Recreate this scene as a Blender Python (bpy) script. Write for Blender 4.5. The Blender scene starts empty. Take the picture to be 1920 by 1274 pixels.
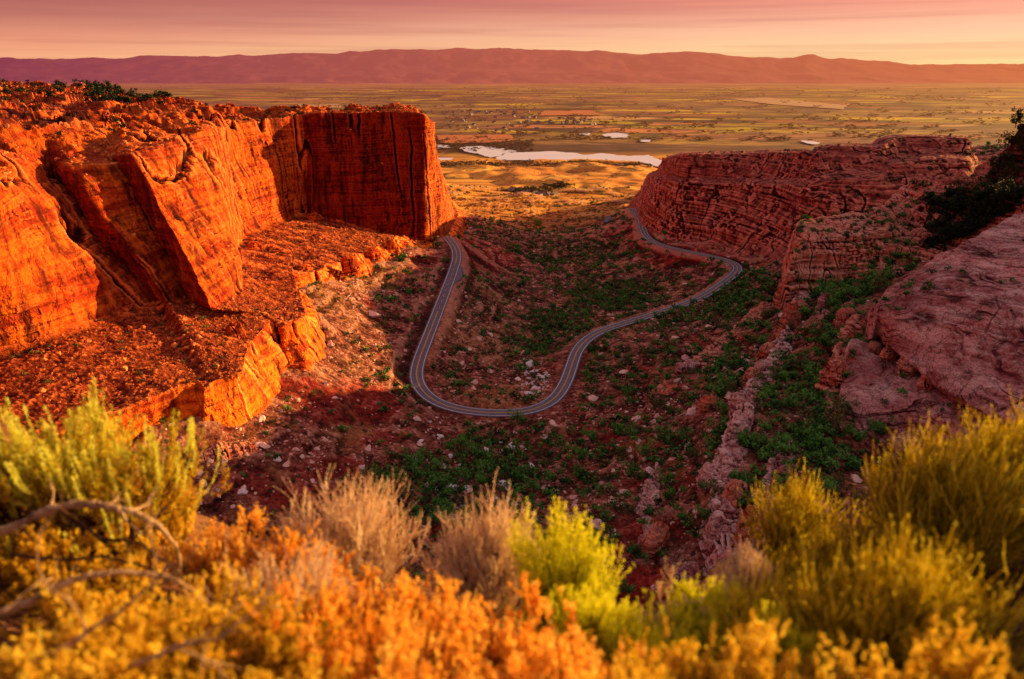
import bpy, math, time
import numpy as np
from math import radians, sin, cos, pi
T0 = time.time()
rng = np.random.default_rng(7)
scene = bpy.context.scene
COL = scene.collection
F32 = np.float32

# ------------------------------------------------------------------ camera model (used to read positions off the survey picture)
PITCH = radians(21.8); FPX = 1280.0
CP, SP = cos(PITCH), sin(PITCH)
def ray(u, v):
    return np.array([(u - 960), FPX*CP + (637 - v)*SP, -FPX*SP + (637 - v)*CP])
def W(u, v, z):
    d = ray(u, v); return d * (z / d[2])
def WY(u, v, y):
    d = ray(u, v); return d * (y / d[1])
def project(p):
    x, y, z = p[..., 0], p[..., 1], p[..., 2]
    dep = y*CP - z*SP; up = y*SP + z*CP
    return 960 + FPX*x/dep, 637 - FPX*up/dep, dep

# ------------------------------------------------------------------ noise
_perm = rng.permutation(256).astype(np.int32)
_perm = np.concatenate([_perm, _perm, _perm])
_g = rng.normal(size=(256, 3)); _g /= np.linalg.norm(_g, axis=1)[:, None]; _g = _g.astype(F32)
def pnoise(x, y, z, seed=0):
    x = np.asarray(x, F32) + F32(seed*17.31); y = np.asarray(y, F32) + F32(seed*5.77); z = np.asarray(z, F32) + F32(seed*9.13)
    x, y, z = np.broadcast_arrays(x, y, z)
    xi = np.floor(x); yi = np.floor(y); zi = np.floor(z)
    xf = x - xi; yf = y - yi; zf = z - zi
    xi = xi.astype(np.int32) & 255; yi = yi.astype(np.int32) & 255; zi = zi.astype(np.int32) & 255
    u = xf*xf*xf*(xf*(xf*6 - 15) + 10); v = yf*yf*yf*(yf*(yf*6 - 15) + 10); w = zf*zf*zf*(zf*(zf*6 - 15) + 10)
    def g(a, b, c):
        h = _perm[_perm[_perm[xi + a] + yi + b] + zi + c]
        gr = _g[h]
        return gr[..., 0]*(xf - a) + gr[..., 1]*(yf - b) + gr[..., 2]*(zf - c)
    x00 = g(0,0,0); x00 += u*(g(1,0,0) - x00)
    x10 = g(0,1,0); x10 += u*(g(1,1,0) - x10)
    x01 = g(0,0,1); x01 += u*(g(1,0,1) - x01)
    x11 = g(0,1,1); x11 += u*(g(1,1,1) - x11)
    x00 += v*(x10 - x00); x01 += v*(x11 - x01)
    return (x00 + w*(x01 - x00))*1.6
def fbm(x, y, z, octv=4, seed=0, gain=.5, ridged=False):
    s = 0; a = 1.0; t = 0; f = 1.0
    for o in range(octv):
        n = pnoise(x*f, y*f, z*f, seed + o*3)
        if ridged: n = 1 - 2*np.abs(n)
        s = s + a*n; t += a; a *= gain; f *= 2.03
    return s/t
def sstep(a, b, x):
    t = np.clip((x - a)/(b - a), 0, 1); return t*t*(3 - 2*t)

# ------------------------------------------------------------------ mesh helpers
def new_mesh(name, verts, faces, mats=(), smooth=False, attrs=None, mat_idx=None):
    verts = np.ascontiguousarray(verts, F32).reshape(-1, 3)
    faces = np.ascontiguousarray(faces, np.int32)
    n = faces.shape[1]
    me = bpy.data.meshes.new(name)
    me.vertices.add(len(verts)); me.vertices.foreach_set('co', verts.ravel())
    me.loops.add(faces.size); me.loops.foreach_set('vertex_index', faces.ravel())
    me.polygons.add(len(faces))
    me.polygons.foreach_set('loop_start', np.arange(len(faces), dtype=np.int32)*n)
    me.polygons.foreach_set('loop_total', np.full(len(faces), n, np.int32))
    if mat_idx is not None: me.polygons.foreach_set('material_index', np.ascontiguousarray(mat_idx, np.int32))
    me.polygons.foreach_set('use_smooth', np.full(len(faces), bool(smooth)))
    for m in mats: me.materials.append(m)
    for k, a in (attrs or {}).items():
        at = me.attributes.new(k, 'FLOAT', 'POINT'); at.data.foreach_set('value', np.ascontiguousarray(a, F32).ravel())
    me.update(calc_edges=True)
    return me
def grid_faces(R, C):
    i = np.arange(R*C, dtype=np.int32).reshape(R, C)
    return np.stack([i[:-1, :-1], i[:-1, 1:], i[1:, 1:], i[1:, :-1]], -1).reshape(-1, 4)
def link(name, me, parent=None, label=None, cat=None, group=None, kind=None, loc=None):
    o = bpy.data.objects.new(name, me); COL.objects.link(o)
    if parent: o.parent = parent
    if label: o['label'] = label
    if cat: o['category'] = cat
    if group: o['group'] = group
    if kind: o['kind'] = kind
    if loc is not None: o.location = loc
    return o
def struct(name, me, label, cat, kind='structure'):
    return link(name, me, label=label, cat=cat, kind=kind)

# ------------------------------------------------------------------ materials
class NT:
    def __init__(s, m): s.t = m.node_tree; s.n = s.t.nodes; s.l = s.t.links
    def add(s, typ, **k):
        n = s.n.new(typ)
        for a, b in k.items(): setattr(n, a, b)
        return n
    def put(s, node, sock, val):
        if val is None: return
        i = node.inputs[sock]
        if hasattr(val, 'is_output'): s.l.new(val, i)
        else:
            if i.type == 'RGBA' and not isinstance(val, (int, float)) and len(val) == 3: val = (*val, 1)
            i.default_value = val
    def math(s, op, a, b=None, c=None, clamp=False):
        n = s.add('ShaderNodeMath', operation=op, use_clamp=clamp)
        s.put(n, 0, a); s.put(n, 1, b); s.put(n, 2, c); return n.outputs[0]
    def vmath(s, op, a, b=None):
        n = s.add('ShaderNodeVectorMath', operation=op); s.put(n, 0, a); s.put(n, 1, b)
        return n.outputs[1] if op in ('LENGTH', 'DOT_PRODUCT') else n.outputs[0]
    def noise(s, vec, scale, detail=4, rough=.55, dist=0):
        n = s.add('ShaderNodeTexNoise'); s.put(n, 'Vector', vec); s.put(n, 'Scale', scale); s.put(n, 'Detail', detail)
        s.put(n, 'Roughness', rough); s.put(n, 'Distortion', dist); return n.outputs[0]
    def voro(s, vec, scale, feature='F1', out=0, rnd=1):
        n = s.add('ShaderNodeTexVoronoi', feature=feature); s.put(n, 'Vector', vec); s.put(n, 'Scale', scale); s.put(n, 'Randomness', rnd)
        return n.outputs[out]
    def ramp(s, fac, stops, interp='LINEAR'):
        n = s.add('ShaderNodeValToRGB'); s.put(n, 0, fac); r = n.color_ramp; r.interpolation = interp
        while len(r.elements) < len(stops): r.elements.new(.5)
        for e, (p, c) in zip(r.elements, stops):
            e.position = p; e.color = (*c, 1) if not isinstance(c, (int, float)) else (c, c, c, 1)
        return n.outputs[0]
    def mix(s, fac, a, b, mode='MIX'):
        n = s.add('ShaderNodeMix', data_type='RGBA', blend_type=mode)
        s.put(n, 0, fac)
        for i, v in ((6, a), (7, b)):
            if hasattr(v, 'is_output'): s.l.new(v, n.inputs[i])
            else: n.inputs[i].default_value = (*v, 1) if not isinstance(v, (int, float)) else (v, v, v, 1)
        return n.outputs[2]
    def attr(s, name, out=2):
        n = s.add('ShaderNodeAttribute', attribute_name=name); return n.outputs[out]
    def pos(s): return s.add('ShaderNodeNewGeometry').outputs[0]
    def scale(s, vec, sc):
        n = s.add('ShaderNodeMapping'); s.put(n, 0, vec); n.inputs['Scale'].default_value = sc; return n.outputs[0]
    def sep(s, vec):
        n = s.add('ShaderNodeSeparateXYZ'); s.put(n, 0, vec); return n.outputs
    def bump(s, h, strength, dist):
        n = s.add('ShaderNodeBump'); s.put(n, 'Height', h); s.put(n, 'Strength', strength); s.put(n, 'Distance', dist); return n.outputs[0]
def mat(name):
    m = bpy.data.materials.new(name); m.use_nodes = True
    t = NT(m); b = t.n['Principled BSDF']
    b.inputs['Roughness'].default_value = .9
    b.inputs['Specular IOR Level'].default_value = .15
    return m, t, b

def rock_mat(name, bands, varnish, vfac=.5, light=None, scl=1.0, band_h=9.0, bumpd=.6, dust=None, swirl=0.0, speck=.5, beds=.75, zone=0):
    m, t, b = mat(name)
    p = t.pos()
    warp = t.noise(p, .018, 3)
    fine = t.noise(p, .33*scl, 5, .62)
    zz = t.math('ADD', t.sep(p)[2], t.math('MULTIPLY', warp, 14 + swirl))
    cz = t.add('ShaderNodeCombineXYZ'); q = t.sep(t.scale(p, (.012, .012, 1)))
    t.put(cz, 0, q[0]); t.put(cz, 1, q[1]); t.put(cz, 2, t.math('DIVIDE', zz, band_h))
    st = t.noise(cz.outputs[0], 1.0, 5, .62)
    stf = t.noise(t.scale(cz.outputs[0], (2.5, 2.5, 3.6)), 1.0, 4, .65)
    f = t.math('ADD', t.math('MULTIPLY', st, .6), t.math('MULTIPLY', fine, .4))
    n = len(bands)
    c = t.ramp(f, [(.34 + .32*i/(n - 1), q_) for i, q_ in enumerate(bands)])
    c = t.mix(t.math('MULTIPLY', t.ramp(stf, [(.38, 1), (.47, 0)]), beds), c, varnish)
    if zone:
        zn = t.noise(t.scale(cz.outputs[0], (.8, .8, .36)), 1.0, 3, .5)
        c = t.mix(t.math('MULTIPLY', t.ramp(zn, [(.47, 1), (.53, 0)]), zone), c, t.mix(1.0, c, (.38, .20, .24), 'MULTIPLY'))
    vs = t.noise(t.scale(p, (.16, .16, .016)), 1.0, 5, .6, .3)
    c = t.mix(t.math('MULTIPLY', t.math('MULTIPLY', t.ramp(vs, [(.48, 0), (.62, 1)]), vfac), t.attr('wall')), c, varnish)
    if light:
        ln = t.noise(t.scale(p, (.06, .06, .10)), 1.0, 5, .7)
        c = t.mix(t.math('MULTIPLY', t.ramp(ln, [(.48, 0), (.62, 1)]), .75), c, light)
    sp = t.noise(p, 1.7, 4, .72)
    if dust:
        dn = t.noise(p, .8, 5, .75)
        c = t.mix(t.math('MULTIPLY', t.math('SUBTRACT', 1.0, t.attr('wall'), clamp=True), .9), c,
                  t.ramp(dn, [(.36, tuple(v*.35 for v in dust[0])), (.46, dust[0]), (.6, dust[1]), (.68, tuple(min(1, v*1.3) for v in dust[1]))]))
    c = t.mix(t.math('MULTIPLY', t.ramp(sp, [(.38, 1), (.50, 0)]), speck), c, varnish)
    fr = t.math('ABSOLUTE', t.math('SUBTRACT', t.noise(t.scale(p, (.11, .11, .05)), 1.0, 3, .55), .5))
    c = t.mix(t.math('MULTIPLY', t.ramp(fr, [(0, 1), (.012, 0)]), .6), c, tuple(v*.3 for v in varnish))
    c = t.mix(t.ramp(t.attr('cav'), [(.12, 0), (.48, 1)]), t.mix(1.0, c, (.16, .08, .08), 'MULTIPLY'), c)  # occlusion shade painted into crevices
    c = t.mix(t.ramp(t.attr('cav'), [(.55, 0), (.95, .6)]), c, tuple(min(1, v*1.25 + .06) for v in (light or bands[2])))  # protruding edges painted lighter to bring out relief
    c = t.mix(t.math('MULTIPLY', t.attr('pale'), .75), c, t.mix(1.0, c, (1.75, 2.1, 1.7), 'MULTIPLY'))
    c = t.mix(t.math('MULTIPLY', t.attr('face_shade'), .95), c, t.mix(1.0, c, (.40, .12, .14), 'MULTIPLY'))  # painted shade on the mesa walls turned from the sun
    t.put(b, 'Base Color', c)
    h = t.math('ADD', t.math('MULTIPLY', fine, 1.6), t.math('ADD', t.math('MULTIPLY', stf, 1.0), t.math('MULTIPLY', sp, .5)))
    h = t.math('ADD', h, t.math('MULTIPLY', t.ramp(fr, [(0, 0), (.025, 1)]), .5))
    t.put(b, 'Normal', t.bump(h, 1.0, bumpd))
    return m

M = {}
M['lit'] = rock_mat('orange_sandstone', [(.24, .014, .003), (.48, .040, .004), (.82, .155, .008), (.34, .020, .003)], (.085, .004, .003), .85, beds=.4, dust=((.18, .018, .006), (.42, .075, .016)), bumpd=.8)
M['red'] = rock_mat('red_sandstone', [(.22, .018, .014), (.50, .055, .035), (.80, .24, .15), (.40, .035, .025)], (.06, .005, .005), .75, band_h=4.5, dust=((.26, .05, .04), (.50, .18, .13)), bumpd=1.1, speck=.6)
M['pink'] = rock_mat('pink_slickrock', [(.20, .02, .02), (.60, .16, .14), (.95, .46, .40), (.34, .045, .04)], (.09, .008, .008), .4, light=(.95, .54, .48), band_h=5.5, bumpd=1.0, swirl=40, speck=.7, beds=1.0, zone=.5)
M['ruddy'] = rock_mat('ruddy_sandstone', [(.44, .045, .025), (.78, .15, .065), (.86, .34, .22), (.52, .06, .03)], (.10, .012, .010), .6, light=(.84, .36, .25), band_h=3.5, bumpd=.9)
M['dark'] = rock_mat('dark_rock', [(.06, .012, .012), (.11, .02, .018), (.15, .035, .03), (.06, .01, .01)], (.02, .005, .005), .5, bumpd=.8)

def soil_mat():
    m, t, b = mat('canyon_soil')
    p = t.pos()
    n1 = t.noise(p, .03, 4, .6); n2 = t.noise(p, .12, 5, .75); n3 = t.noise(p, .5, 5, .8)
    mixn = t.math('ADD', t.math('MULTIPLY', n2, .45), t.math('MULTIPLY', n3, .55))
    base = t.ramp(mixn, [(.38, (.035, .008, .006)), (.47, (.20, .040, .022)), (.54, (.42, .13, .085)), (.61, (.84, .46, .36))])
    c = t.mix(t.attr('red'), base, t.ramp(mixn, [(.38, (.14, .006, .005)), (.55, (.44, .024, .014)), (.66, (.62, .12, .08))]))
    c = t.mix(t.attr('tan'), c, t.ramp(mixn, [(.38, (.22, .07, .025)), (.52, (.54, .22, .08)), (.64, (.78, .42, .22))]))
    c = t.mix(t.attr('green'), c, t.ramp(mixn, [(.40, (.010, .016, .008)), (.5, (.035, .045, .016)), (.62, (.20, .12, .06))]))
    c = t.mix(t.attr('gold'), c, t.ramp(t.math('ADD', t.math('MULTIPLY', t.noise(t.scale(p, (.010, .028, .03)), 1.0, 6, .65), .7), t.math('MULTIPLY', n3, .3)), [(.36, (.20, .06, .012)), (.5, (.90, .32, .035)), (.62, (1.0, .56, .08))]))
    v2 = t.voro(p, .30, 'F1', 0); vc2 = t.sep(t.voro(p, .30, 'F1', 1))
    br = t.math('MULTIPLY', t.ramp(v2, [(.25, 1), (.40, 0)]), t.ramp(vc2[1], [(.60, 0), (.64, 1)]))
    br = t.math('MULTIPLY', br, t.ramp(n3, [(.40, 0), (.48, 1)]))
    c = t.mix(t.math('MULTIPLY', br, .85), c, (.022, .032, .010))
    c = t.mix(t.math('MULTIPLY', t.ramp(n1, [(.40, 1), (.54, 0)]), .4), c, t.mix(1.0, c, (.35, .22, .22), 'MULTIPLY'))
    c = t.mix(t.ramp(t.attr('cav'), [(.1, 0), (.5, 1)]), t.mix(1.0, c, (.25, .18, .18), 'MULTIPLY'), c)  # painted occlusion shade in the hollows
    c = t.mix(t.ramp(t.attr('cav'), [(.58, 0), (.95, .45)]), c, (.78, .36, .25))  # raised ground painted lighter for relief
    t.put(b, 'Base Color', c)
    h = t.math('ADD', t.math('MULTIPLY', n2, 2.4), t.math('ADD', t.math('MULTIPLY', n3, 1.3), t.math('MULTIPLY', br, .8)))
    t.put(b, 'Normal', t.bump(h, 1.0, 1.2))
    return m
M['soil'] = soil_mat()

# ------------------------------------------------------------------ terrain height
ROADPX = [(838,446,-158),(852,462,-160),(857,482,-161.5),(850,508,-163.5),(836,545,-166.5),(819,590,-170),(801,636,-174),(787,672,-177),(780,700,-179.5),(784,722,-181),(802,745,-182.5),
          (835,762,-184),(880,772,-185),(940,776,-186),(995,771,-186.5),(1036,753,-187),(1059,722,-187.5),(1071,690,-188),(1081,660,-188.5),(1100,637,-189),(1130,620,-189.5),(1180,604,-190),(1245,584,-190),
          (1310,561,-187),(1350,536,-184.5),(1378,514,-182.5),(1384,500,-181.5),(1362,488,-181.5),(1325,479,-182.5),(1280,470,-184.5),(1238,460,-187.5),(1213,446,-190),(1204,427,-191.5),(1200,408,-193),(1188,396,-194),(1183,391,-196)]
def catmull(P, n):
    P = np.asarray(P, float)
    P = np.vstack([2*P[0] - P[1], P, 2*P[-1] - P[-2]])
    out = []
    for i in range(1, len(P) - 2):
        t = np.linspace(0, 1, n, endpoint=False)[:, None]
        a, b_, c, d = P[i-1], P[i], P[i+1], P[i+2]
        out.append(.5*((2*b_) + (c - a)*t + (2*a - 5*b_ + 4*c - d)*t*t + (3*b_ - a - 3*c + d)*t**3))
    out.append(P[-2][None]); return np.vstack(out)
def resample(P, step):
    d = np.r_[0, np.cumsum(np.linalg.norm(np.diff(P, axis=0), axis=1))]
    s = np.arange(0, d[-1], step)
    return np.stack([np.interp(s, d, P[:, k]) for k in range(P.shape[1])], 1)
road = catmull([W(*q) for q in ROADPX], 12)
for _ in range(30): road[1:-1] = .25*road[:-2] + .5*road[1:-1] + .25*road[2:]
road = resample(road, 2.0)
for _ in range(12): road[1:-1] = .25*road[:-2] + .5*road[1:-1] + .25*road[2:]

CT = [W(*q) for q in [
 (900,700,-187),(1000,700,-193),(960,740,-188),(1010,660,-197),(1060,610,-204),(1150,552,-211),(1030,490,-222),(1000,440,-231),(960,420,-236),(1100,425,-226),(1060,540,-210),
 (890,560,-184),(900,600,-187),(950,560,-200),(900,500,-184),(940,508,-203),(885,462,-169),(905,480,-178),(900,660,-189),(850,690,-184),(950,640,-196),(1040,570,-207),
 (1200,560,-205),(1240,520,-203),(1310,505,-198),(1130,470,-217),(1150,420,-213),(1185,440,-203),(1180,480,-208),(1120,590,-202),(1090,600,-200),(1230,470,-197),
 (1420,555,-176),(1300,640,-171),(1440,490,-174),(1200,700,-180),(1150,760,-182),(1250,620,-180),(1400,600,-163),(1120,700,-184),
 (1450,650,-150),(1400,720,-146),(1330,800,-155),(1280,850,-163),(1250,950,-161),(1420,780,-139),(1480,750,-137),(1500,830,-137),(1550,780,-134),(1600,900,-141),(1500,950,-139),
 (1400,1000,-146),(1200,1050,-163),(1250,1120,-163),(1300,700,-165),(1200,850,-174),(1560,640,-127),(1520,600,-133),(1600,580,-118),(1640,560,-112),(1560,560,-132),(1700,540,-105),
 (940,830,-189),(850,900,-181),(860,1000,-173),(1000,900,-182),(1000,1000,-175),(1000,1100,-168),(1100,850,-184),(1100,950,-172),(800,800,-182),(780,860,-179),
 (700,800,-172),(600,850,-160),(500,900,-155),(450,850,-148),(650,700,-162),(600,640,-152),(700,600,-162),(760,550,-165),(740,680,-174),(800,500,-163),(640,560,-149),
 (720,520,-158),(320,900,-146),(300,980,-150),(600,1000,-165),(430,820,-147),(560,740,-152),(700,900,-170),(400,1000,-155),(660,640,-160),(750,620,-169)]]
CT += [np.array(q, float) for q in [
 (0,60,-95),(-100,60,-95),(-220,60,-100),(120,60,-78),(-350,150,-110),(200,100,-75),(300,150,-52),(350,250,-46),(450,415,-36),(360,130,-32),(330,60,-26),(300,0,-22),(430,280,-34),(520,600,-58),(540,850,-92),(700,300,-15),(700,60,-20),  # high points: unseen hill right of frame, shaped to shade the canyon
 (900,500,-20),(900,900,-80),(260,420,-112),(230,520,-140),(330,560,-118),(400,700,-110),(350,800,-130),(300,950,-160),(250,1050,-180),(-300,400,-138),(-260,560,-150),(-220,720,-185),
 (-150,760,-185),(-100,800,-190),(-400,700,-150),(-500,300,-120),(-600,900,-170),(-250,950,-205),(-60,800,-184),(-50,950,-195),(0,1050,-226),(150,1100,-222),(-150,1150,-220),(220,1200,-222),(500,1200,-170),(-500,1250,-215),
 (240,230,-106),(210,300,-107),(190,200,-118),(-180,230,-128),(-240,180,-128)]]
CT += [p for p in road[::6]]
CT = np.array(CT)
def rbf_fit(P):
    X = P[:, :2]/100; n = len(X)
    r = np.linalg.norm(X[:, None] - X[None], axis=-1)
    A = np.zeros((n+3, n+3)); A[:n, :n] = r - np.eye(n)*.03
    A[:n, n] = 1; A[:n, n+1:] = X; A[n, :n] = 1; A[n+1:, :n] = X.T
    s = np.linalg.lstsq(A, np.r_[P[:, 2], 0, 0, 0], rcond=None)[0]
    return X, s
EXTRA = []     # filled by the cliff feet
RB = None
def rbf_eval(x, y):
    X, s = RB; out = np.full(x.shape, s[-3], float) + s[-2]*x/100 + s[-1]*y/100
    xf = (x/100).astype(F32); yf = (y/100).astype(F32)
    for (a, b_), w in zip(X.astype(F32), s[:-3].astype(F32)):
        out += w*np.sqrt((xf - a)**2 + (yf - b_)**2)
    return out
def plain_h(x, y):
    base = -232 - 58*sstep(1100, 2300, y)
    amp = 16*sstep(1050, 1350, y)*(1 - sstep(2150, 2420, y))
    n = fbm(x/260, y/330, 0, 4, 11); n2 = fbm(x/90, y/160, 0, 3, 15, ridged=True)
    return base + amp*(np.maximum(n, -.25)*2.0 + .28*n2*sstep(-.3, .4, n) + .3)
rdx = road[:, 0].astype(F32); rdy = road[:, 1].astype(F32)
def road_near(x, y):
    best = np.full(x.shape, 1e9, F32); zi = np.zeros(x.shape, F32)
    for k in range(0, len(road), 1):
        d = (x - rdx[k])**2 + (y - rdy[k])**2
        m = d < best
        best = np.where(m, d, best); zi = np.where(m, F32(road[k, 2]), zi)
    return np.sqrt(best), zi
def height(x, y, detail=True):
    sh = x.shape; x = x.ravel(); y = y.ravel()
    h = np.zeros(x.shape)
    near = y < 1500
    if near.any():
        h[near] = rbf_eval(x[near], y[near])
    far = y > 1000
    if far.any():
        w = sstep(1030, 1350, y[far]); h[far] = np.where(y[far] < 1500, h[far]*(1 - w), 0) + plain_h(x[far], y[far])*np.where(y[far] < 1500, w, 1)
    if detail:
        nm = y < 1500
        a = x[nm]; c = y[nm]
        fade = 1 - sstep(1200, 1500, c)*.9
        n = 3.2*fbm(a/55, c/55, 0, 5, 21, .52) + 1.5*fbm(a/16, c/22, 0, 4, 31, .55, ridged=True)
        # small bedrock ledges
        q = h[nm] + n; stp = 5.5
        fr = (q/stp) % 1.0
        led = (sstep(.35, .65, fr) - fr)*stp*.55*sstep(.0, .45, fbm(a/70, c/70, 0, 2, 41))
        n = n + led + .35*fbm(a/3.2, c/3.2, 0, 3, 51, .6)
        h[nm] += n*fade
        mk = (x > road[:, 0].min() - 60) & (x < road[:, 0].max() + 60) & (y > road[:, 1].min() - 60) & (y < road[:, 1].max() + 60)
        idx = np.nonzero(mk)[0]
        for s in range(0, len(idx), 200000):
            j = idx[s:s + 200000]
            d, z = road_near(x[j].astype(F32), y[j].astype(F32))
            w = 1 - sstep(5.4, 15, d)
            h[j] = h[j]*(1 - w) + (z - .12)*w
    return h.reshape(sh)

# ------------------------------------------------------------------ cliffs as lofted sheets
def pt(q):
    return np.array(q[1:], float) if q[0] == 'w' else W(*q)
def pchip(P, t):
    """monotone cubic through stations 0..n-1 for each coordinate"""
    P = np.asarray(P, float); n = len(P); d = np.diff(P, axis=0)
    m = np.zeros_like(P); m[0] = d[0]; m[-1] = d[-1]
    for i in range(1, n-1):
        s = d[i-1]*d[i]; hm = np.where(s > 0, 2*s/np.where(np.abs(d[i-1]+d[i]) < 1e-9, 1, d[i-1]+d[i]), 0)
        m[i] = hm*.75
    i = np.clip(np.floor(t).astype(int), 0, n-2); f = (t - i)[:, None]
    return (2*f**3 - 3*f**2 + 1)*P[i] + (f**3 - 2*f**2 + f)*m[i] + (-2*f**3 + 3*f**2)*P[i+1] + (f**3 - f**2)*m[i+1]
def loft(rows, ncols, nrows, walls, flip=False):
    """rows: list of lists of stations. nrows: subdivisions between rows. walls: wall weight on each row."""
    R = [np.array([pt(q) for q in r]) for r in rows]
    n = len(R[0])
    mid = R[len(R)//2]
    # distribute columns by a mix of length and station
    dense = np.linspace(0, n-1, 40*n)
    L = sum(np.r_[0, np.cumsum(np.linalg.norm(np.diff(pchip(r, dense), axis=0)/np.maximum(60, pchip(r, dense)[1:, 1:2]), axis=1))] for r in R[1:-1])
    L = L/L[-1]*.8 + dense/dense[-1]*.2
    t = np.interp(np.linspace(0, 1, ncols), L, dense)
    C = [pchip(r, t) for r in R]
    out = []; wl = []
    for k in range(len(C) - 1):
        s = np.linspace(0, 1, nrows[k], endpoint=(k == len(C) - 2))
        out.append(C[k][None]*(1 - s)[:, None, None] + C[k+1][None]*s[:, None, None])
        wl.append(np.repeat((walls[k]*(1 - s) + walls[k+1]*s)[:, None], ncols, 1))
    P = np.concatenate(out); wl = np.concatenate(wl)
    # slightly round the edges of the profile
    for _ in range(3): P[1:-1] = .25*P[:-2] + .5*P[1:-1] + .25*P[2:]
    return P, wl
def normals(P, flip):
    du = np.gradient(P, axis=1); dv = np.gradient(P, axis=0)
    N = np.cross(dv, du)
    for _ in range(4):
        N[1:-1] = .25*N[:-2] + .5*N[1:-1] + .25*N[2:]; N[:, 1:-1] = .25*N[:, :-2] + .5*N[:, 1:-1] + .25*N[:, 2:]
    N /= np.maximum(np.linalg.norm(N, axis=-1, keepdims=True), 1e-6)
    return -N if flip else N
def hash3(a, b_, c):
    a = a.astype(np.int64) & 255; b_ = b_.astype(np.int64) & 255; c = c.astype(np.int64) & 255
    return _perm[_perm[_perm[a] + b_] + c].astype(F32)/255
def crag(P, N, wall, A=1.0, colx=14., seed=0, strata=1.0, bench=1.0, crack=1.0, stepz=6.0, block=1.0, c1a=2.8, c2a=.9, fa=.45, dip=(0, 0), warp=5, wl=90):
    x, y, z = P[..., 0], P[..., 1], P[..., 2]
    wq = 6*fbm(x/60, y/60, z/60, 2, seed + 90)
    big = fbm(x/(colx*2.6), y/(colx*2.6), z/(colx*9), 3, seed + 1)
    c1 = fbm((x + wq)/colx, (y + wq)/colx, z/(colx*7), 3, seed + 5, ridged=True)
    c2 = fbm(x/(colx*.32), y/(colx*.32), z/(colx*1.6), 3, seed + 9)
    ck = pnoise((x + .04*z)/(colx*1.3), (y - .04*z)/(colx*1.3), z*0 + .37, seed + 13) + .07*c2
    ckm = (1 - sstep(0, .06, np.abs(ck)))*sstep(-.25, .15, pnoise(x/40, y/40, z/75, seed + 14))
    zz = z + dip[0]*x + dip[1]*y + warp*fbm(x/wl, y/wl, z/wl, 3, seed + 17) + .5*c2
    s1 = np.tanh(2.5*pnoise(0*z + 3.3, 0*z + 1.7, zz/stepz, seed + 19)) + .6*np.tanh(3*pnoise(x/60, y/60, zz/(stepz*.3), seed + 20))
    fine = fbm(x/2.0, y/2.0, z/2.4, 4, seed + 23, .62)
    zb = zz/(stepz*.55)
    lay = np.floor(zb)
    jit = hash3(lay, lay*0, lay*0)*3
    bx = hash3(np.floor((x + c2*1.0)/(colx*.42) + jit), np.floor((y + c2)/(colx*.42) + jit), lay) - .5
    zb2 = zz/(stepz*.25); lay2 = np.floor(zb2)
    bx2 = hash3(np.floor((x + c2)/(colx*.16) + hash3(lay2, lay2*0 + 5, lay2*0)*3), np.floor((y + c2)/(colx*.16)), lay2 + 77) - .5
    bm_ = sstep(-.25, .3, pnoise(x/35, y/35, z/25, seed + 33))
    d = wall*A*(4.4*big + c1a*(c1 - .3) + c2a*c2 - 3.2*crack*ckm + 1.1*strata*s1 + block*bm_*(2.6*bx + .9*bx2)) + fa*fine
    rub = fbm(x/3.4, y/3.4, z/3.4, 3, seed + 37, .6)
    d = d + (1 - wall)*bench*(3.6*fbm(x/26, y/26, z/10, 4, seed + 31) + .8*np.maximum(rub, -.1)*1.6)
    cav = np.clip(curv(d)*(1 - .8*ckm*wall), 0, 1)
    return P + N*d[..., None], cav
def blur2(a, k):
    for ax in (0, 1):
        p = np.pad(a, [(k, k) if i == ax else (0, 0) for i in range(2)], 'edge'); c = np.cumsum(p, axis=ax, dtype=np.float64)
        c = np.concatenate([np.zeros_like(np.take(c, [0], axis=ax)), c], axis=ax)
        n = a.shape[ax]; a = (np.take(c, range(2*k + 1, 2*k + 1 + n), axis=ax) - np.take(c, range(0, n), axis=ax))/(2*k + 1)
    return a
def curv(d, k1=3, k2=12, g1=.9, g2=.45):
    """ambient shade painted into crevices, edges painted pale"""
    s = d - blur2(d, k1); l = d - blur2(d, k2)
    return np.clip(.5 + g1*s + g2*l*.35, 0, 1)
def sink_edges(P, n=10, depth=14):
    C = P.shape[1]
    w = np.minimum(np.arange(C), C - 1 - np.arange(C)); k = 1 - sstep(0, n, w)
    P[..., 2] -= (k*depth)[None]
    return P

# --- left mesa
A_back = [(-1000,158,-20),(-300,156,-20),(-60,156,-21),(60,158,-22),(90,160,-22),(130,162,-23),(180,168,-24),(200,171,-25),(240,178,-28),(330,192,-32),(400,201,-36.5),(470,207,-39.5),(540,209,-41),(580,209,-41.5),
          (660,208,-42),(715,208,-42),(745,209,-43),(765,211,-46),('w',-135,800,-49),('w',-170,950,-54),('w',-260,1250,-68)]
A_rim = [(-700,420,-34),(-90,345,-40),(0,338,-44.5),(78,345,-52),(94,332,-51),(128,316,-45.5),(205,316,-47),(216,300,-44),(244,288,-40),(395,243,-35),(425,238,-44),(500,225,-42),(572,217,-40.5),(600,213,-39),
         (690,211,-38.5),(765,210,-38.5),(792,215,-40.5),(817,233,-51),('w',-96,752,-50),('w',-112,900,-54),('w',-180,1200,-66)]
A_foot = [(-700,760,-108),(0,655,-110),(150,612,-111),(272,572,-112),(286,564,-113),(314,566,-108.5),(338,562,-112.5),(349,558,-113),(398,580,-111),(447,546,-114),(452,442,-120),(515,420,-124),(578,400,-128),(600,408,-130),
          (690,430,-142),(768,446,-152),(800,452,-157),(838,436,-158),('w',-72,760,-165),('w',-78,900,-178),('w',-140,1200,-190)]
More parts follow.
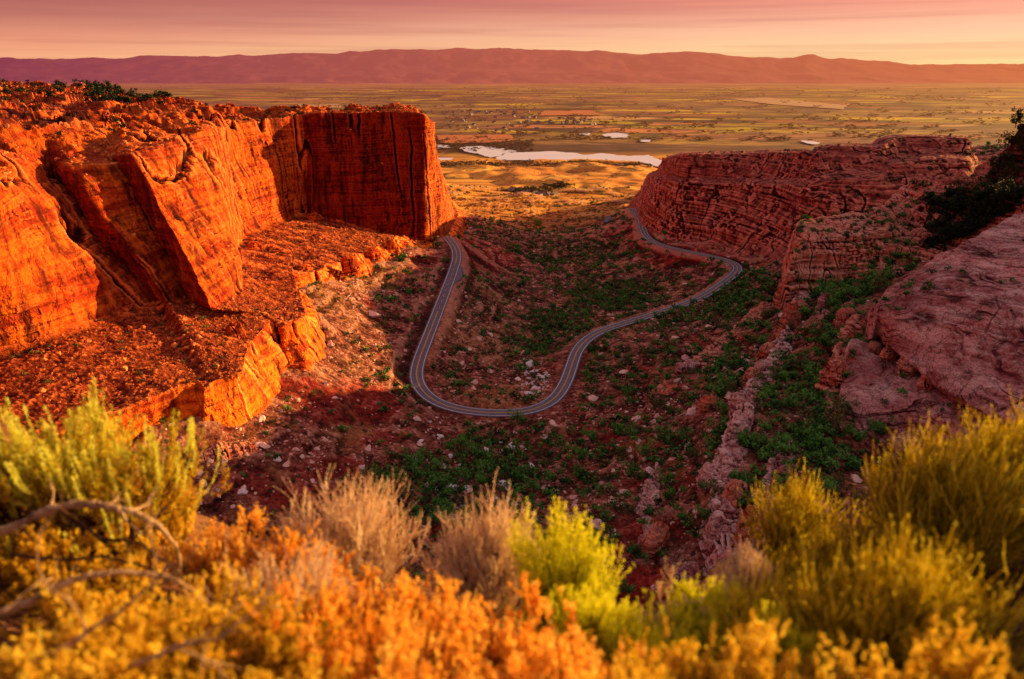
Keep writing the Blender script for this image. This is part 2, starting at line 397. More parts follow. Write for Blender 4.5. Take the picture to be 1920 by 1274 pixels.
A_brim = [(-300,900,-116),(150,800,-119),(296,742,-121),(375,715,-121),(386,728,-123),(405,712,-122),(455,700,-122.5),(472,640,-123),(516,588,-123),(526,612,-125),(572,592,-126),(565,560,-128),(530,525,-131),(600,505,-134),
          (690,470,-141),(765,440,-150),(803,456,-158.5),(841,438,-160),('w',-68,762,-168),('w',-72,900,-181),('w',-130,1200,-194)]
A_bfoot = [(-300,980,-135),(150,880,-138),(290,812,-137),(380,790,-137),(392,800,-139),(410,797,-140),(474,800,-147),(517,764,-147),(537,702,-146),(545,695,-146),(575,682,-145),(600,590,-139),(572,545,-141),(622,524,-143),
          (705,494,-150),(783,468,-157),(812,472,-164),(842,444,-163),('w',-62,762,-172),('w',-64,902,-186),('w',-120,1200,-200)]
def shifted(r, dx, dy, dz): return [('w', *(pt(q) + np.array([dx, dy, dz]))) for q in r]
A_mid = [(-900,300,-24),(-120,255,-28),(-20,250,-29),(60,245,-29),(80,243,-29),(115,238,-29),(190,235,-29.5),(205,232,-29.5),(235,228,-30),(380,222,-31.5),(418,222,-39),(498,216,-40),(570,212,-40),(600,210,-39.5),
         (690,208.5,-39.5),(765,208,-40.5),(780,209,-43),('w',-100,720,-49),('w',-112,775,-50),('w',-135,920,-54),('w',-215,1220,-67)]
rowsA = [shifted(A_back, -60, 160, -120), A_back, A_mid, A_rim, A_foot, A_brim, A_bfoot, shifted(A_bfoot, 6, -2, -22)]
PA, wA = loft(rowsA, 1500, [20, 110, 110, 330, 120, 120, 30], [0, 0, .2, .55, 1, .0, 1, 1])
# benches flat, walls rough: re-shape wall weight
rA = np.concatenate([np.zeros(20), np.full(110, .15), np.full(110, .75), np.ones(330), np.r_[np.linspace(1, 0, 12), np.zeros(108)], np.r_[np.linspace(.3, 1, 12), np.ones(108)], np.ones(30)])
wA = np.repeat(rA[:, None], PA.shape[1], 1)
wA = np.clip(wA, 0, 1)
bw = np.exp(-((np.arange(PA.shape[0]) - 631)/46.0)**6)[:, None, None]
Q_ = PA.copy()
for _ in range(160): Q_[:, 1:-1] = .25*Q_[:, :-2] + .5*Q_[:, 1:-1] + .25*Q_[:, 2:]
PA = PA*(1 - bw) + Q_*bw
for _ in range(26): PA[225:575] = np.concatenate([PA[225:226], .25*PA[225:573] + .5*PA[226:574] + .25*PA[227:575], PA[574:575]])
for _ in range(14): PA[:, 1:-1] = .25*PA[:, :-2] + .5*PA[:, 1:-1] + .25*PA[:, 2:]
gx = fbm(PA[..., 0]/38, PA[..., 1]/38, PA[..., 2]/30, 3, 151); gy = fbm(PA[..., 0]/38, PA[..., 1]/38, PA[..., 2]/30, 3, 155)
PA[..., 0] += 4.5*gx*wA; PA[..., 1] += 4.5*gy*wA
NA = normals(PA, False)
cc = NA[470, 200]
if cc[0] < 0: NA = -NA
DA, cavA = crag(PA, NA, wA, A=1.1, colx=21, seed=100, strata=.28, bench=np.where(np.arange(PA.shape[0]) < 235, .6, 1.0)[:, None], block=.32, crack=1.0, c1a=1.6, c2a=.45, fa=.22)
# knobby ledges on the mesa top
x, y, z = PA[..., 0], PA[..., 1], PA[..., 2]
top = np.zeros(PA.shape[0]); top[20:235] = 1; top = np.convolve(top, np.ones(9)/9, 'same')[:, None]
kn = fbm(x/24, y/24, 0, 4, 140); kn2 = fbm(x/6.5, y/9, 0, 3, 144, ridged=True)
tz = (3.6*sstep(-.14, .02, kn) + 3.2*sstep(.12, .22, kn) + 2.2*sstep(.3, .38, kn) + .6*kn2 - 3.0)
rimfade = np.clip((245 - np.arange(PA.shape[0]))/60, .25, 1)[:, None]
DA[..., 2] += top*tz*rimfade
Pm = sink_edges(DA)
face_shade = sstep(.50, .80, -NA[..., 1])*sstep(-.35, -.05, .45 - NA[..., 0])*np.clip(wA, 0, 1)*(1 - sstep(560, 590, np.arange(PA.shape[0]))[:, None])  # mask for shade painted on wall faces turned towards the camera
meA = new_mesh('left_mesa', Pm, grid_faces(*Pm.shape[:2]), [M['lit']], attrs={'wall': np.maximum(wA, np.where(np.arange(PA.shape[0]) < 238, .72, 0)[:, None]), 'cav': cavA, 'face_shade': face_shade, 'pale': np.repeat(np.clip((np.arange(PA.shape[0]) - 682)/12.0, 0, 1)[:, None]*np.clip((815 - np.arange(PA.shape[0]))/10.0, 0, 1)[:, None], PA.shape[1], 1)})
EXTRA += [pt(q) + np.array([0, 0, 1.0]) for q in A_bfoot[:-3]]
EXTRA += [pt(q) + np.array([-25, 20, -14.]) for q in A_brim[1:-3]]

# --- right cliff
C_rim = [('w',285,1150,-138),('w',243,1080,-134),(1242,300,-122),(1264,294,-103),(1300,291,-96),(1400,289,-92),(1500,287,-84),(1532,287,-79),(1562,276,-74),(1650,277,-73),(1670,263,-68),(1705,257,-66),(1812,260,-66),(1838,306,-88),('w',520,660,-72),('w',620,560,-55),('w',700,470,-45)]
C_foot = [('w',250,1220,-205),('w',200,1130,-203),(1196,394,-193),(1214,418,-186),(1245,440,-185),(1330,450,-178),(1440,462,-165),(1500,466,-155),(1570,455,-143),(1640,430,-130),(1680,400,-118),(1730,385,-112),(1800,370,-106),(1850,372,-106),('w',440,560,-104),('w',520,470,-90),('w',620,400,-80)]
rim = [pt(q) for q in C_rim]; ft = [pt(q) for q in C_foot]
def midrow(fz, fxy, lift=0):
    return [('w', *np.r_[(a + (b_ - a)*fxy)[:2], a[2] + (b_[2] - a[2])*fz]) for a, b_ in zip(rim, ft)]
rowsC = [shifted(C_rim, 60, 260, -90), shifted(C_rim, 25, 70, -4), C_rim, midrow(.28, .26), midrow(.34, .52), C_foot, shifted(C_foot, -14, -16, -12), shifted(C_foot, -20, -22, -35)]
PC, _ = loft(rowsC, 1150, [16, 40, 130, 30, 230, 60, 20], [0]*8)
rC = np.concatenate([np.zeros(16), np.zeros(40), np.full(130, .75), np.full(30, .5), np.ones(230), np.linspace(.8, 0, 60), np.zeros(20)])
wC = np.repeat(rC[:, None], PC.shape[1], 1)
NC = normals(PC, False)
if NC[300, 500][1] > 0: NC = -NC
DC, cavC = crag(PC, NC, wC, A=1.15, colx=24, seed=200, strata=1.1, bench=.8, stepz=9, block=1.1, crack=.5, c1a=1.2, c2a=.3, fa=.22, warp=2)
Pc = sink_edges(DC)
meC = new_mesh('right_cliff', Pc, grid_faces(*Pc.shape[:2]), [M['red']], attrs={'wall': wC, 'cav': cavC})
EXTRA += [p + np.array([-2, -2, -1.]) for p in ft[2:6]]
EXTRA += [p + np.array([-12, -14, -7.]) for p in ft[5:-2]]
EXTRA += [p + np.array([30, 40, -25.]) for p in ft[2:-3]]

# --- near right ridges and slabs
def patch(rows, ncols, nrows, wall, A, colx, seed, face, **k):
    P, _ = loft(rows, ncols, nrows, [0]*len(rows))
    for _ in range(k.pop('soft', 6)): P[1:-1, :] = .25*P[:-2] + .5*P[1:-1] + .25*P[2:]
    w = np.concatenate([np.full(n, a) for n, a in zip(nrows, wall)])
    w = np.convolve(np.pad(w, 4, 'edge'), np.ones(9)/9, 'valid')
    w = np.repeat(w[:, None], P.shape[1], 1)
    N = normals(P, False)
    q = N[P.shape[0]//2, P.shape[1]//2]
    if np.dot(q, face) < 0: N = -N
    D, cav = crag(P, N, w, A=A, colx=colx, seed=seed, **k)
    return sink_edges(D, 8, 10), w, cav
D1_r = [(1478,500,-125),(1486,455,-108),(1505,412,-98),(1560,402,-95),(1620,400,-95),(1650,388,-90),(1680,362,-84),(1715,341,-75),(1780,348,-73),(1850,366,-72),(1930,350,-62),('w',420,330,-52)]
D1_b = [(1466,590,-146),(1476,575,-142),(1500,560,-138),(1570,545,-132),(1640,520,-124),(1690,500,-118),(1720,490,-114),(1760,485,-110),(1820,470,-103),(1880,430,-88),(1950,400,-74),('w',310,280,-72)]
r1 = [pt(q) for q in D1_r]; b1 = [pt(q) for q in D1_b]
fx = [.8,.8,.75,.7,.65,.45,.35,.3,.3,.3,.3,.3]; fz = [.2,.2,.18,.2,.22,.25,.25,.25,.25,.25,.25,.25]
D1_m = [('w', *np.r_[(a + (b_ - a)*f)[:2], a[2] + (b_[2] - a[2])*g]) for a, b_, f, g in zip(r1, b1, fx, fz)]
P1, w1, cv1 = patch([shifted(D1_r, 25, 70, -40), D1_r, D1_m, D1_b, shifted(D1_b, -4, -6, -16)], 800, [20, 70, 180, 24], [.3, .55, 1, .5], 1.0, 9, 300, (-.3, -.9, .3), strata=1.5, stepz=6, block=1.0, crack=.8, soft=3, c1a=1.2, c2a=.4, fa=.25)
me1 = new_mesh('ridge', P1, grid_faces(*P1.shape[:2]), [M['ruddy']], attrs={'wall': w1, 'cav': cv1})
D2_r = [(1634,600,-110),(1640,572,-103),(1665,543,-97),(1720,508,-90),(1790,462,-82),(1860,425,-76),(1930,395,-70),('w',400,330,-50)]
D2_b = [(1640,625,-114),(1652,625,-112),(1680,660,-114),(1740,702,-116),(1800,748,-116),(1870,792,-116),(1950,832,-115),('w',230,150,-98)]
r2 = [pt(q) for q in D2_r]; b2 = [pt(q) for q in D2_b]
D2_m = [('w', *((a + (b_ - a)*.5) + np.array([-4, -8, 7.5]))) for a, b_ in zip(r2, b2)]
P2, w2, cv2 = patch([shifted(D2_r, 18, 40, -25), D2_r, D2_m, D2_b, shifted(D2_b, 6, 6, -4), shifted(D2_b, 8, 8, -16)], 800, [20, 160, 160, 20, 16], [.3, .22, .3, .5, .5], .9, 19, 400, (-.3, -.6, .7), block=.25, c1a=1.0, c2a=.3, fa=.22, dip=(.45, .25), strata=1.9, warp=12, wl=70, stepz=9, crack=.5, bench=.5)
me2 = new_mesh('slab', P2, grid_faces(*P2.shape[:2]), [M['pink']], attrs={'wall': w2, 'cav': cv2})
D3_t = [(1584,700,-126),(1588,668,-121),(1604,638,-118),(1660,652,-120),(1740,707,-122),(1810,757,-122),(1880,802,-121),(1960,850,-121)]
D3_m = [(1572,760,-131),(1574,740,-128),(1608,738,-124.5),(1680,757,-125),(1750,782,-125),(1830,822,-125),(1900,852,-124),(1990,890,-124)]
D3_b = [(1578,800,-137),(1590,830,-139),(1640,888,-146),(1690,888,-147),(1770,895,-142),(1850,905,-140),(1930,915,-138),(2020,950,-136)]
P3, w3, cv3 = patch([shifted(D3_t, 8, 22, -12), D3_t, D3_m, D3_b, shifted(D3_b, 6, 8, -14)], 700, [20, 160, 160, 20], [.3, .22, .35, .5], .9, 16, 500, (-.3, -.6, .7), block=.25, c1a=1.0, c2a=.3, fa=.22, dip=(.4, -.3), strata=1.5, warp=11, wl=50, stepz=7, crack=.6, bench=.5)
me3 = new_mesh('slab', P3, grid_faces(*P3.shape[:2]), [M['pink']], attrs={'wall': w3, 'cav': cv3})
EXTRA += [p + np.array([-4, -5, -1.5]) for p in b1[:-1]] + [p + np.array([-2, -3, -1.]) for p in b2[:2]] + [pt(q) + np.array([-2, -2, 1.]) for q in D3_b[:-2]]
EXTRA += [p + np.array([8, 30, -28.]) for p in b1[:-2]] + [p + np.array([5, 10, -14.]) for p in b2[1:-1]]

# escarpments: low rock bands that step down the right hand slope
ESC = []
def escarp(top, d, h, mt, label, seed, inl=(9, 3), A=.8, colx=8):
    T = [('w', *pt(q)) for q in top]; n = len(T)
    for q in T[::1]:
        p = np.array(q[1:]); EXTRA.append(p + np.array([inl[0], inl[1], -1.2])); EXTRA.append(p + np.array([d[0]*1.25, d[1]*1.25, -h + 1.0]))
    rows = [shifted(T, inl[0]*2, inl[1]*2, -9), shifted(T, inl[0], inl[1], -.6), T, shifted(T, d[0]*.55, d[1]*.55, -h*.45), shifted(T, d[0], d[1], -h), shifted(T, d[0]*1.3, d[1]*1.3, -h - 9)]
    ESC.append((rows, mt, label, seed, A, colx, d))
escarp([(1500,540,-132),(1484,598,-137),(1464,640,-141),(1434,682,-141),(1404,722,-140),(1388,760,-138),(1366,820,-141),(1352,880,-144),(1345,930,-147),(1350,985,-148),(1372,1040,-148),(1395,1110,-146)], (-7, -3), 15, 'pink', 'long broken pink rock band stepping down the juniper slope', 910)
escarp([(1640,575,-116),(1606,600,-119),(1580,640,-123),(1560,690,-128),(1552,740,-131),(1548,800,-134)], (-5, -3), 11, 'ruddy', 'orange red rock band at the left foot of the two slabs', 920, colx=6)
escarp([(1440,560,-157),(1400,600,-160),(1350,640,-163),(1290,690,-168),(1230,735,-175)], (-3, 5), 6, 'ruddy', 'low red ledge crossing the slope above the road bend', 930, inl=(4, -7), colx=6)
escarp([(1480,820,-135),(1455,870,-138),(1440,930,-141),(1445,985,-142),(1470,1040,-140)], (-5, -2), 8, 'pink', 'short pale rock band inside the juniper thicket', 940, colx=5)
escarp([(1240,860,-168),(1215,905,-168),(1205,960,-167),(1212,1020,-165)], (-4, -2), 6, 'pink', 'low pink rock step on the rubble slope above the gully', 950, colx=5)
RB = rbf_fit(np.vstack([CT, np.array(EXTRA)]))
print('lofts', round(time.time() - T0, 1))

for rows_, mt_, lb_, sd_, A_, cx_, d_ in ESC:
    P_, w_, c_ = patch(rows_, 420, [10, 24, 34, 34, 14], [.2, .4, 1, 1, .4], A_, cx_, sd_, (d_[0], d_[1], 2), strata=1.2, stepz=4, c1a=1.6, c2a=.6, fa=.25, crack=1.1, block=1.4, soft=3)
    ESC_P = globals().setdefault('ESC_P', []); ESC_P.append(P_)
    link('rock_band', new_mesh('rock_band', P_, grid_faces(*P_.shape[:2]), [M[mt_]], attrs={'wall': w_, 'cav': c_}), label=lb_, cat='rock band')
struct('cliff', meA, 'towering orange sandstone mesa wall lit by the low sun on the left of the canyon', 'cliff')
struct('cliff', meC, 'shadowed dark red banded cliff above the road on the far right side', 'cliff')
struct('rock_ridge', me1, 'ruddy jointed sandstone ridge with rounded caps rising over the juniper slope', 'ridge')
struct('rock_slab', me2, 'upper tilted pink slickrock slab with swirling beds at the right edge', 'rock slab')
struct('rock_slab', me3, 'lower bulging pink slickrock slab under the overhang at the right', 'rock slab')

# ------------------------------------------------------------------ canyon floor sheet
def blob(u, v, pts):
    """soft union of pixel-space ellipses -> world mask"""
    m = np.zeros(u.shape)
    for cu, cv, ru, rv, a in pts:
        m = np.maximum(m, a*(1 - sstep(.55, 1.15, np.sqrt(((u - cu)/ru)**2 + ((v - cv)/rv)**2))))
    return m
def line_mask(u, v, pts, w):
    m = np.zeros(u.shape)
    for (a, b_), (c, d) in zip(pts[:-1], pts[1:]):
        L2 = (c - a)**2 + (d - b_)**2
        t = np.clip(((u - a)*(c - a) + (v - b_)*(d - b_))/L2, 0, 1)
        m = np.maximum(m, 1 - sstep(w*.4, w*1.2, np.hypot(u - a - t*(c - a), v - b_ - t*(d - b_))))
    return m
def masks(X, Y, Z):
    P = np.stack([X, Y, Z], -1); u, v, dep = project(P)
    n = fbm(X/45, Y/45, 0, 4, 61); n2 = fbm(X/14, Y/18, 0, 4, 65)
    u = u + 40*n; v = v + 22*n2
    red = blob(u, v, [(650,760,110,45,.9),(560,730,60,25,.8),(470,900,100,30,.6),(560,930,90,30,.8),(920,490,60,30,.9),(880,470,30,30,1),(1270,485,75,24,1),(1330,470,160,22,.9),(1440,470,60,35,1),(1180,440,60,30,.6),
                      (1180,830,70,16,.9),(1100,810,60,12,.7),(1200,1000,90,30,.7),(1280,900,60,20,.5),(1220,1100,120,40,.9),(790,470,40,40,.8),(1350,640,80,18,.7),(1250,700,90,14,.5),(620,880,90,30,.6),(700,820,60,20,.6)])
    red = np.maximum(red, .8*sstep(.18, .4, n2)*sstep(-.1, .3, n))
    tan = blob(u, v, [(930,640,90,50,.55),(840,600,40,60,.7),(890,560,50,60,.4),(1250,535,60,14,.6),(1150,610,60,12,.7),(940,745,90,25,.7),(700,520,60,30,.6),(600,560,60,40,.7),(980,380,200,40,1)])
    tan = np.maximum(tan, .7*sstep(.12, .45, -n2 + .3*n))
    gr = blob(u, v, [(1060,620,70,40,.9),(1150,560,90,28,.9),(1120,530,120,30,.6),(1010,520,70,30,.5),(1000,640,60,50,.6),(1080,470,120,25,.6),(1300,600,150,25,.6),(1400,570,90,40,.6),(1500,780,110,90,.5),(1030,430,130,16,.5),(850,920,160,60,.5)])
    gr = gr*sstep(-.35, .25, n2)
    # inside the photograph the mouth of the canyon opens on sunlit gold scrub
    gold = sstep(880, 1180, Y - .25*X + 120*n)*(1 - sstep(0, 1, gr)*.5)
    return red*(1 - gold), tan, gr*(1 - .6*gold), gold
def sheet(y0, y1, nr, nc, k=1.06):
    ys = np.geomspace(y0, y1, nr); ks = np.linspace(-k, k, nc)
    Y = np.repeat(ys[:, None], nc, 1); X = Y*ks[None]
    return X, Y
X, Y = sheet(60, 1500, 1150, 1500)
Z = height(X, Y)
red, tan, gr, gold = masks(X, Y, Z)
me = new_mesh('canyon_floor', np.stack([X, Y, Z], -1), grid_faces(*X.shape), [M['soil']],
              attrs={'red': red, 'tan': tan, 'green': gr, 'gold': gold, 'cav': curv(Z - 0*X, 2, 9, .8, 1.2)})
struct('terrain', me, 'canyon floor of red soil and rubble sloping down to the winding road', 'canyon floor')
HX, HY, HZ = X, Y, Z
print('floor', round(time.time() - T0, 1))
ky = np.log(HY[:, 0]/60)/np.log(1500/60)*(HY.shape[0] - 1)
def hz(x, y):
    """height of the finished sheet (bilinear)"""
    r = np.clip(np.log(y/60)/np.log(25)*(HY.shape[0] - 1), 0, HY.shape[0] - 1.001)
    c = np.clip((x/y + 1.06)/2.12*(HY.shape[1] - 1), 0, HY.shape[1] - 1.001)
    i = r.astype(int); j = c.astype(int); a = r - i; b_ = c - j
    return (HZ[i, j]*(1-a)*(1-b_) + HZ[i+1, j]*a*(1-b_) + HZ[i, j+1]*(1-a)*b_ + HZ[i+1, j+1]*a*b_)

# wider skirt of ground left, right and behind so the place goes on beyond the frame
# ------------------------------------------------------------------ road
def asphalt():
    m, t, b = mat('asphalt'); p = t.pos()
    n = t.noise(p, .5, 5, .6); n2 = t.noise(p, 8, 3, .6)
    c = t.ramp(t.math('ADD', t.math('MULTIPLY', n, .6), t.math('MULTIPLY', n2, .4)), [(.35, (.10, .09, .125)), (.65, (.19, .17, .23))])
    t.put(b, 'Base Color', c); b.inputs['Roughness'].default_value = .75; return m
def paint(name, col):
    m, t, b = mat(name); p = t.pos()
    n = t.noise(p, 1.5, 4, .7)
    t.put(b, 'Base Color', t.mix(t.ramp(n, [(.35, .35), (.55, 0)]), col, tuple(v*.35 for v in col))); return m
M['asphalt'] = asphalt(); M['white'] = paint('white_paint', (.80, .78, .80)); M['yellow'] = paint('yellow_paint', (.85, .48, .06))
def frame2(P):
    T = np.gradient(P, axis=0); T[:, 2] = 0; T /= np.linalg.norm(T, axis=1)[:, None]
    return T, np.stack([T[:, 1], -T[:, 0], 0*T[:, 0]], 1)
def ribbon(P, off0, off1, dz):
    _, S = frame2(P)
    a = P + S*np.asarray(off0).reshape(-1, 1); b_ = P + S*np.asarray(off1).reshape(-1, 1); a[:, 2] += dz; b_[:, 2] += dz
    V = np.stack([a, b_], 1); return V
pull = 5.5*np.exp(-((np.arange(len(road)) - 42)/8.0)**4)     # the paved pull-out
_, S = frame2(road)
hw = 4.6
a = road - S*(hw + .0); b_ = road + S*(hw + 0); 
pullpos = np.zeros(len(road))
dd = np.linalg.norm(road - W(862, 515, -164), axis=1); i0 = int(np.argmin(dd))
pullw = 4.6*np.exp(-((np.arange(len(road)) - i0)/9.0)**4)
left_is = 1 if (S[i0][0] > 0) else -1
offR = np.full(len(road), hw); offL = np.full(len(road), -hw)
if left_is > 0: offR = offR + pullw
else: offL = offL - pullw
V = np.stack([road + S*offL[:, None], road*1.0, road + S*offR[:, None]], 1); V[..., 2] += .30
Vb = V.copy(); Vb[..., 2] -= 1.6
Vall = np.concatenate([Vb[:, :1], V, Vb[:, 2:]], 1)
road_o = struct('road', new_mesh('road', Vall, grid_faces(*Vall.shape[:2]), [M['asphalt']], smooth=False), 'two lane asphalt road curving in a U around the canyon head', 'road')
def marks(name, o0, o1, mt, dz=.36, gaps=None, rng_=None):
    P = road if rng_ is None else road[rng_[0]:rng_[1]]
    V = ribbon(P, np.full(len(P), o0), np.full(len(P), o1), dz)
    f = grid_faces(*V.shape[:2])
    if gaps is not None: f = f[np.array([gaps(i) for i in range(len(f))])]
    o = link(name, new_mesh(name, V, f, [mt]), parent=road_o); o['kind'] = 'structure'; return o
marks('edge_line', -3.75, -3.40, M['white']); marks('edge_line', 3.40, 3.75, M['white'])
nR = len(road)
def dash(i): return (i < 95 and i % 6 < 2) or False
sol = lambda i: not (40 < i < 95)
marks('center_line', -.34, -.10, M['yellow'], gaps=sol); marks('center_line', .10, .34, M['yellow'], gaps=sol)
marks('dashed_line', -.12, .12, M['yellow'], gaps=lambda i: 40 < i < 95 and i % 6 < 3)
# little far bit of road beyond the spur and the dirt track on the floor
def track(pts, w, mt, dz, name, label):
    P = resample(catmull([W(*q) for q in pts], 10), 3.0)
    P[:, 2] = np.maximum(hz(P[:, 0], P[:, 1]), -1e9)
    for _ in range(10): P[1:-1, 2] = .25*P[:-2, 2] + .5*P[1:-1, 2] + .25*P[2:, 2]
    V = ribbon(P, np.full(len(P), -w/2), np.full(len(P), w/2), dz)
    hh = hz(V[..., 0], V[..., 1]); V[..., 2] = np.maximum(V[..., 2], hh + .25)
    return struct(name, new_mesh(name, V, grid_faces(*V.shape[:2]), [mt]), label, 'track')
M['dirt'] = paint('pale_dirt', (.52, .33, .27))
track([(1000,430,-228),(1050,437,-226),(1090,441,-224)], 5, M['dirt'], .8, 'path', 'pale dirt track crossing the canyon mouth below the far bend')
track([(1133,418,-214),(1140,413,-213),(1144,408,-213)], 9, M['asphalt'], 2.0, 'road', 'short stretch of road showing past the scrubby spur')

# ------------------------------------------------------------------ plain, river, mountains
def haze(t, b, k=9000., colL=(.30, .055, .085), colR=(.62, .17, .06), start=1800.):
    """aerial haze painted as material glow that grows with distance over the valley, warmer to the east"""
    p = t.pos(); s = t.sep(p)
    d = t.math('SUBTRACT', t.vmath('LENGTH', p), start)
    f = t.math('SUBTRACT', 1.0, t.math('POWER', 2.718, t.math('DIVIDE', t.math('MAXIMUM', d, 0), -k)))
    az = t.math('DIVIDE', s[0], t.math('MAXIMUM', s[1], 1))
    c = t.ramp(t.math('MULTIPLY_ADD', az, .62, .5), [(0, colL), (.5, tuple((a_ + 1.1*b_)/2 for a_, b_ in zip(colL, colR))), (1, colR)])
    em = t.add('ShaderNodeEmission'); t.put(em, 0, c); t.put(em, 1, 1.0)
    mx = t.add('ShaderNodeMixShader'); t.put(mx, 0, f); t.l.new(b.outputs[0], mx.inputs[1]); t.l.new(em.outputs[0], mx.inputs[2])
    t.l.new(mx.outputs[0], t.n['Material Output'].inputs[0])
def plain_mat():
    m, t, b = mat('valley_plain')
    p = t.pos(); s = t.sep(p)
    gold = t.ramp(t.noise(t.scale(p, (.004, .009, .004)), 1.0, 7, .62), [(.30, (.26, .08, .02)), (.42, (.66, .22, .035)), (.55, (.92, .38, .055)), (.7, (.98, .55, .09))])
    dk = t.noise(t.scale(p, (.0035, .009, 1)), 1.0, 6, .68)
    gold = t.mix(t.ramp(dk, [(.52, 0), (.60, .85)]), gold, (.10, .045, .02))
    # field patchwork
    rot = t.add('ShaderNodeMapping'); t.put(rot, 0, p); rot.inputs['Rotation'].default_value = (0, 0, .18); rot.inputs['Scale'].default_value = (.0016, .0042, 0)
    cells = t.voro(rot.outputs[0], 1.0, 'F1', 1, .75)
    cs = t.sep(cells)
    fc = t.ramp(cs[0], [(0, (.44, .26, .02)), (.18, (.14, .05, .025)), (.30, (.72, .44, .03)), (.42, (.42, .12, .04)), (.52, (.80, .50, .03)), (.62, (.70, .24, .08)), (.74, (.08, .035, .02)), (.86, (.50, .34, .02)), (.95, (.80, .40, .15))], 'CONSTANT')
    edge = t.voro(rot.outputs[0], 1.0, 'DISTANCE_TO_EDGE', 0, .75)
    fc = t.mix(t.ramp(edge, [(.02, .8), (.10, 0)]), fc, (.06, .03, .02))
    big = t.noise(t.scale(p, (.0005, .0011, 1)), 1.0, 4, .6)
    fc = t.mix(t.ramp(big, [(.42, .7), (.54, 0)]), fc, t.ramp(t.noise(t.scale(p, (.01, .02, 1)), 1.0, 4), [(.4, (.14, .05, .035)), (.6, (.42, .18, .10))]))
    fc = t.mix(t.math('MULTIPLY', t.ramp(t.noise(t.scale(p, (.004, .010, 1)), 1.0, 6, .75), [(.49, 0), (.57, 1)]), .8), fc, (.11, .045, .03))
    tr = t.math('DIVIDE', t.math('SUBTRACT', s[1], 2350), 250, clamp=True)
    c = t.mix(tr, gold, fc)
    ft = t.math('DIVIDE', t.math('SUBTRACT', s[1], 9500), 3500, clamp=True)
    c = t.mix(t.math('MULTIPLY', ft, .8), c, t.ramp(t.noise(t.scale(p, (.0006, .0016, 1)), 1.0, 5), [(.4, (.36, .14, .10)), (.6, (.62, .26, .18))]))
    t.put(b, 'Base Color', c)
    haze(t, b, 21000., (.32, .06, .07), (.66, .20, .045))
    return m
M['plain'] = plain_mat()
X, Y = sheet(1500, 14500, 520, 900, 1.3)
Z = height(X, Y, False)
X0, Y0 = X[0], Y[0]
Z[0] = hz(np.clip(X0, -1589, 1589), np.full(X0.shape, 1499.9)) - .0
me = new_mesh('plain', np.stack([X, Y, Z], -1), grid_faces(*X.shape), [M['plain']], smooth=True)
struct('ground', me, 'wide hazy valley plain of gold scrub and patchwork fields', 'plain')
# broad base ground that runs to the horizon under and around everything
def mesh_disk(r, z, y0):
    a = np.linspace(0, 2*pi, 97)[:-1]; V = [(0, y0, z)] + [(r*cos(q), y0 + r*sin(q), z) for q in a]
    return np.array(V), np.array([(0, i + 1, (i + 1) % 96 + 1) for i in range(96)])
V, Fc = mesh_disk(60000, -330, 0)
struct('land', new_mesh('land', V, Fc, [M['plain']]), 'distant flat desert reaching the horizon', 'land')

def water_mat():
    m, t, b = mat('river_water')
    p = t.pos()
    t.put(b, 'Base Color', t.ramp(t.noise(t.scale(p, (.004, .02, 1)), 1.0, 4), [(.3, (.84, .78, .90)), (.7, (.95, .88, .96))]))
    b.inputs['Roughness'].default_value = .35; b.inputs['Specular IOR Level'].default_value = .5
    return m
M['water'] = water_mat()
def poly(name, pts, z, m, label, cat, jit=6, sub=8):
    P = np.array([W(u, v, z) for u, v in pts]); n = len(P); out = []
    for i in range(n):
        for k in range(sub): out.append(P[i] + (P[(i+1) % n] - P[i])*k/sub)
    out = np.array(out); out[:, 0] += jit*fbm(out[:, 0]/40, out[:, 1]/40, 0, 3, 77)*4; out[:, 1] += jit*fbm(out[:, 0]/40, out[:, 1]/40, 5, 3, 79)*5
    import bmesh
    bm = bmesh.new(); vs = [bm.verts.new(q) for q in out]; f = bm.faces.new(vs); f.normal_update()
    if f.normal.z < 0: f.normal_flip()
    bmesh.ops.triangulate(bm, faces=bm.faces[:])
    me = bpy.data.meshes.new(name); bm.to_mesh(me); bm.free(); me.materials.append(m)
    return struct(name, me, label, cat)
ZW = -286.0
poly('water', [(925,299),(945,288),(985,285),(1040,284),(1075,287),(1100,291),(1130,288),(1150,290),(1180,293),(1215,291),(1245,303),(1240,313),(1200,311),(1150,308),(1090,304),(1040,301),(980,301)], ZW, M['water'], 'long pale river reach bending across the valley before the fields', 'river')
poly('water', [(862,276),(900,274),(940,278),(968,284),(945,289),(905,290),(876,286)], ZW, M['water'], 'pale pond with a ragged shore west of the main river', 'pond')
poly('water', [(905,290),(945,289),(935,294),(915,295)], ZW, M['water'], 'small sliver of water joining pond and river', 'pond')
poly('water', [(818,272),(840,273),(843,277),(822,279)], ZW, M['water'], 'small pond right beside the tip of the orange mesa', 'pond', 3)
poly('water', [(822,296),(850,296),(846,300),(824,301)], ZW, M['water'], 'thin strip of water near the mesa tip', 'pond', 3)
poly('water', [(1095,305),(1130,306),(1128,310),(1100,309)], ZW, M['water'], 'thin backwater channel under the wooded bank', 'pond', 3)
poly('water', [(1170,309),(1215,311),(1205,316),(1180,313)], ZW, M['water'], 'backwater pool close to the dark red cliff', 'pond', 3)
poly('water', [(1130,252),(1150,249),(1178,251),(1176,258),(1150,259),(1133,257)], ZW, M['water'], 'bright irrigation pond among yellow fields', 'pond', 5)
poly('water', [(1085,250),(1106,250),(1104,254),(1088,254)], ZW, M['water'], 'small bright pond left of the irrigation pond', 'pond', 5)
poly('water', [(1200,262),(1220,262),(1219,266),(1203,266)], ZW, M['water'], 'tiny bright pond in the orange field', 'pond', 5)
poly('water', [(1502,263),(1520,265),(1537,268),(1530,271),(1503,267)], ZW, M['water'], 'slim bright pond beyond the red cliff top', 'pond', 5)
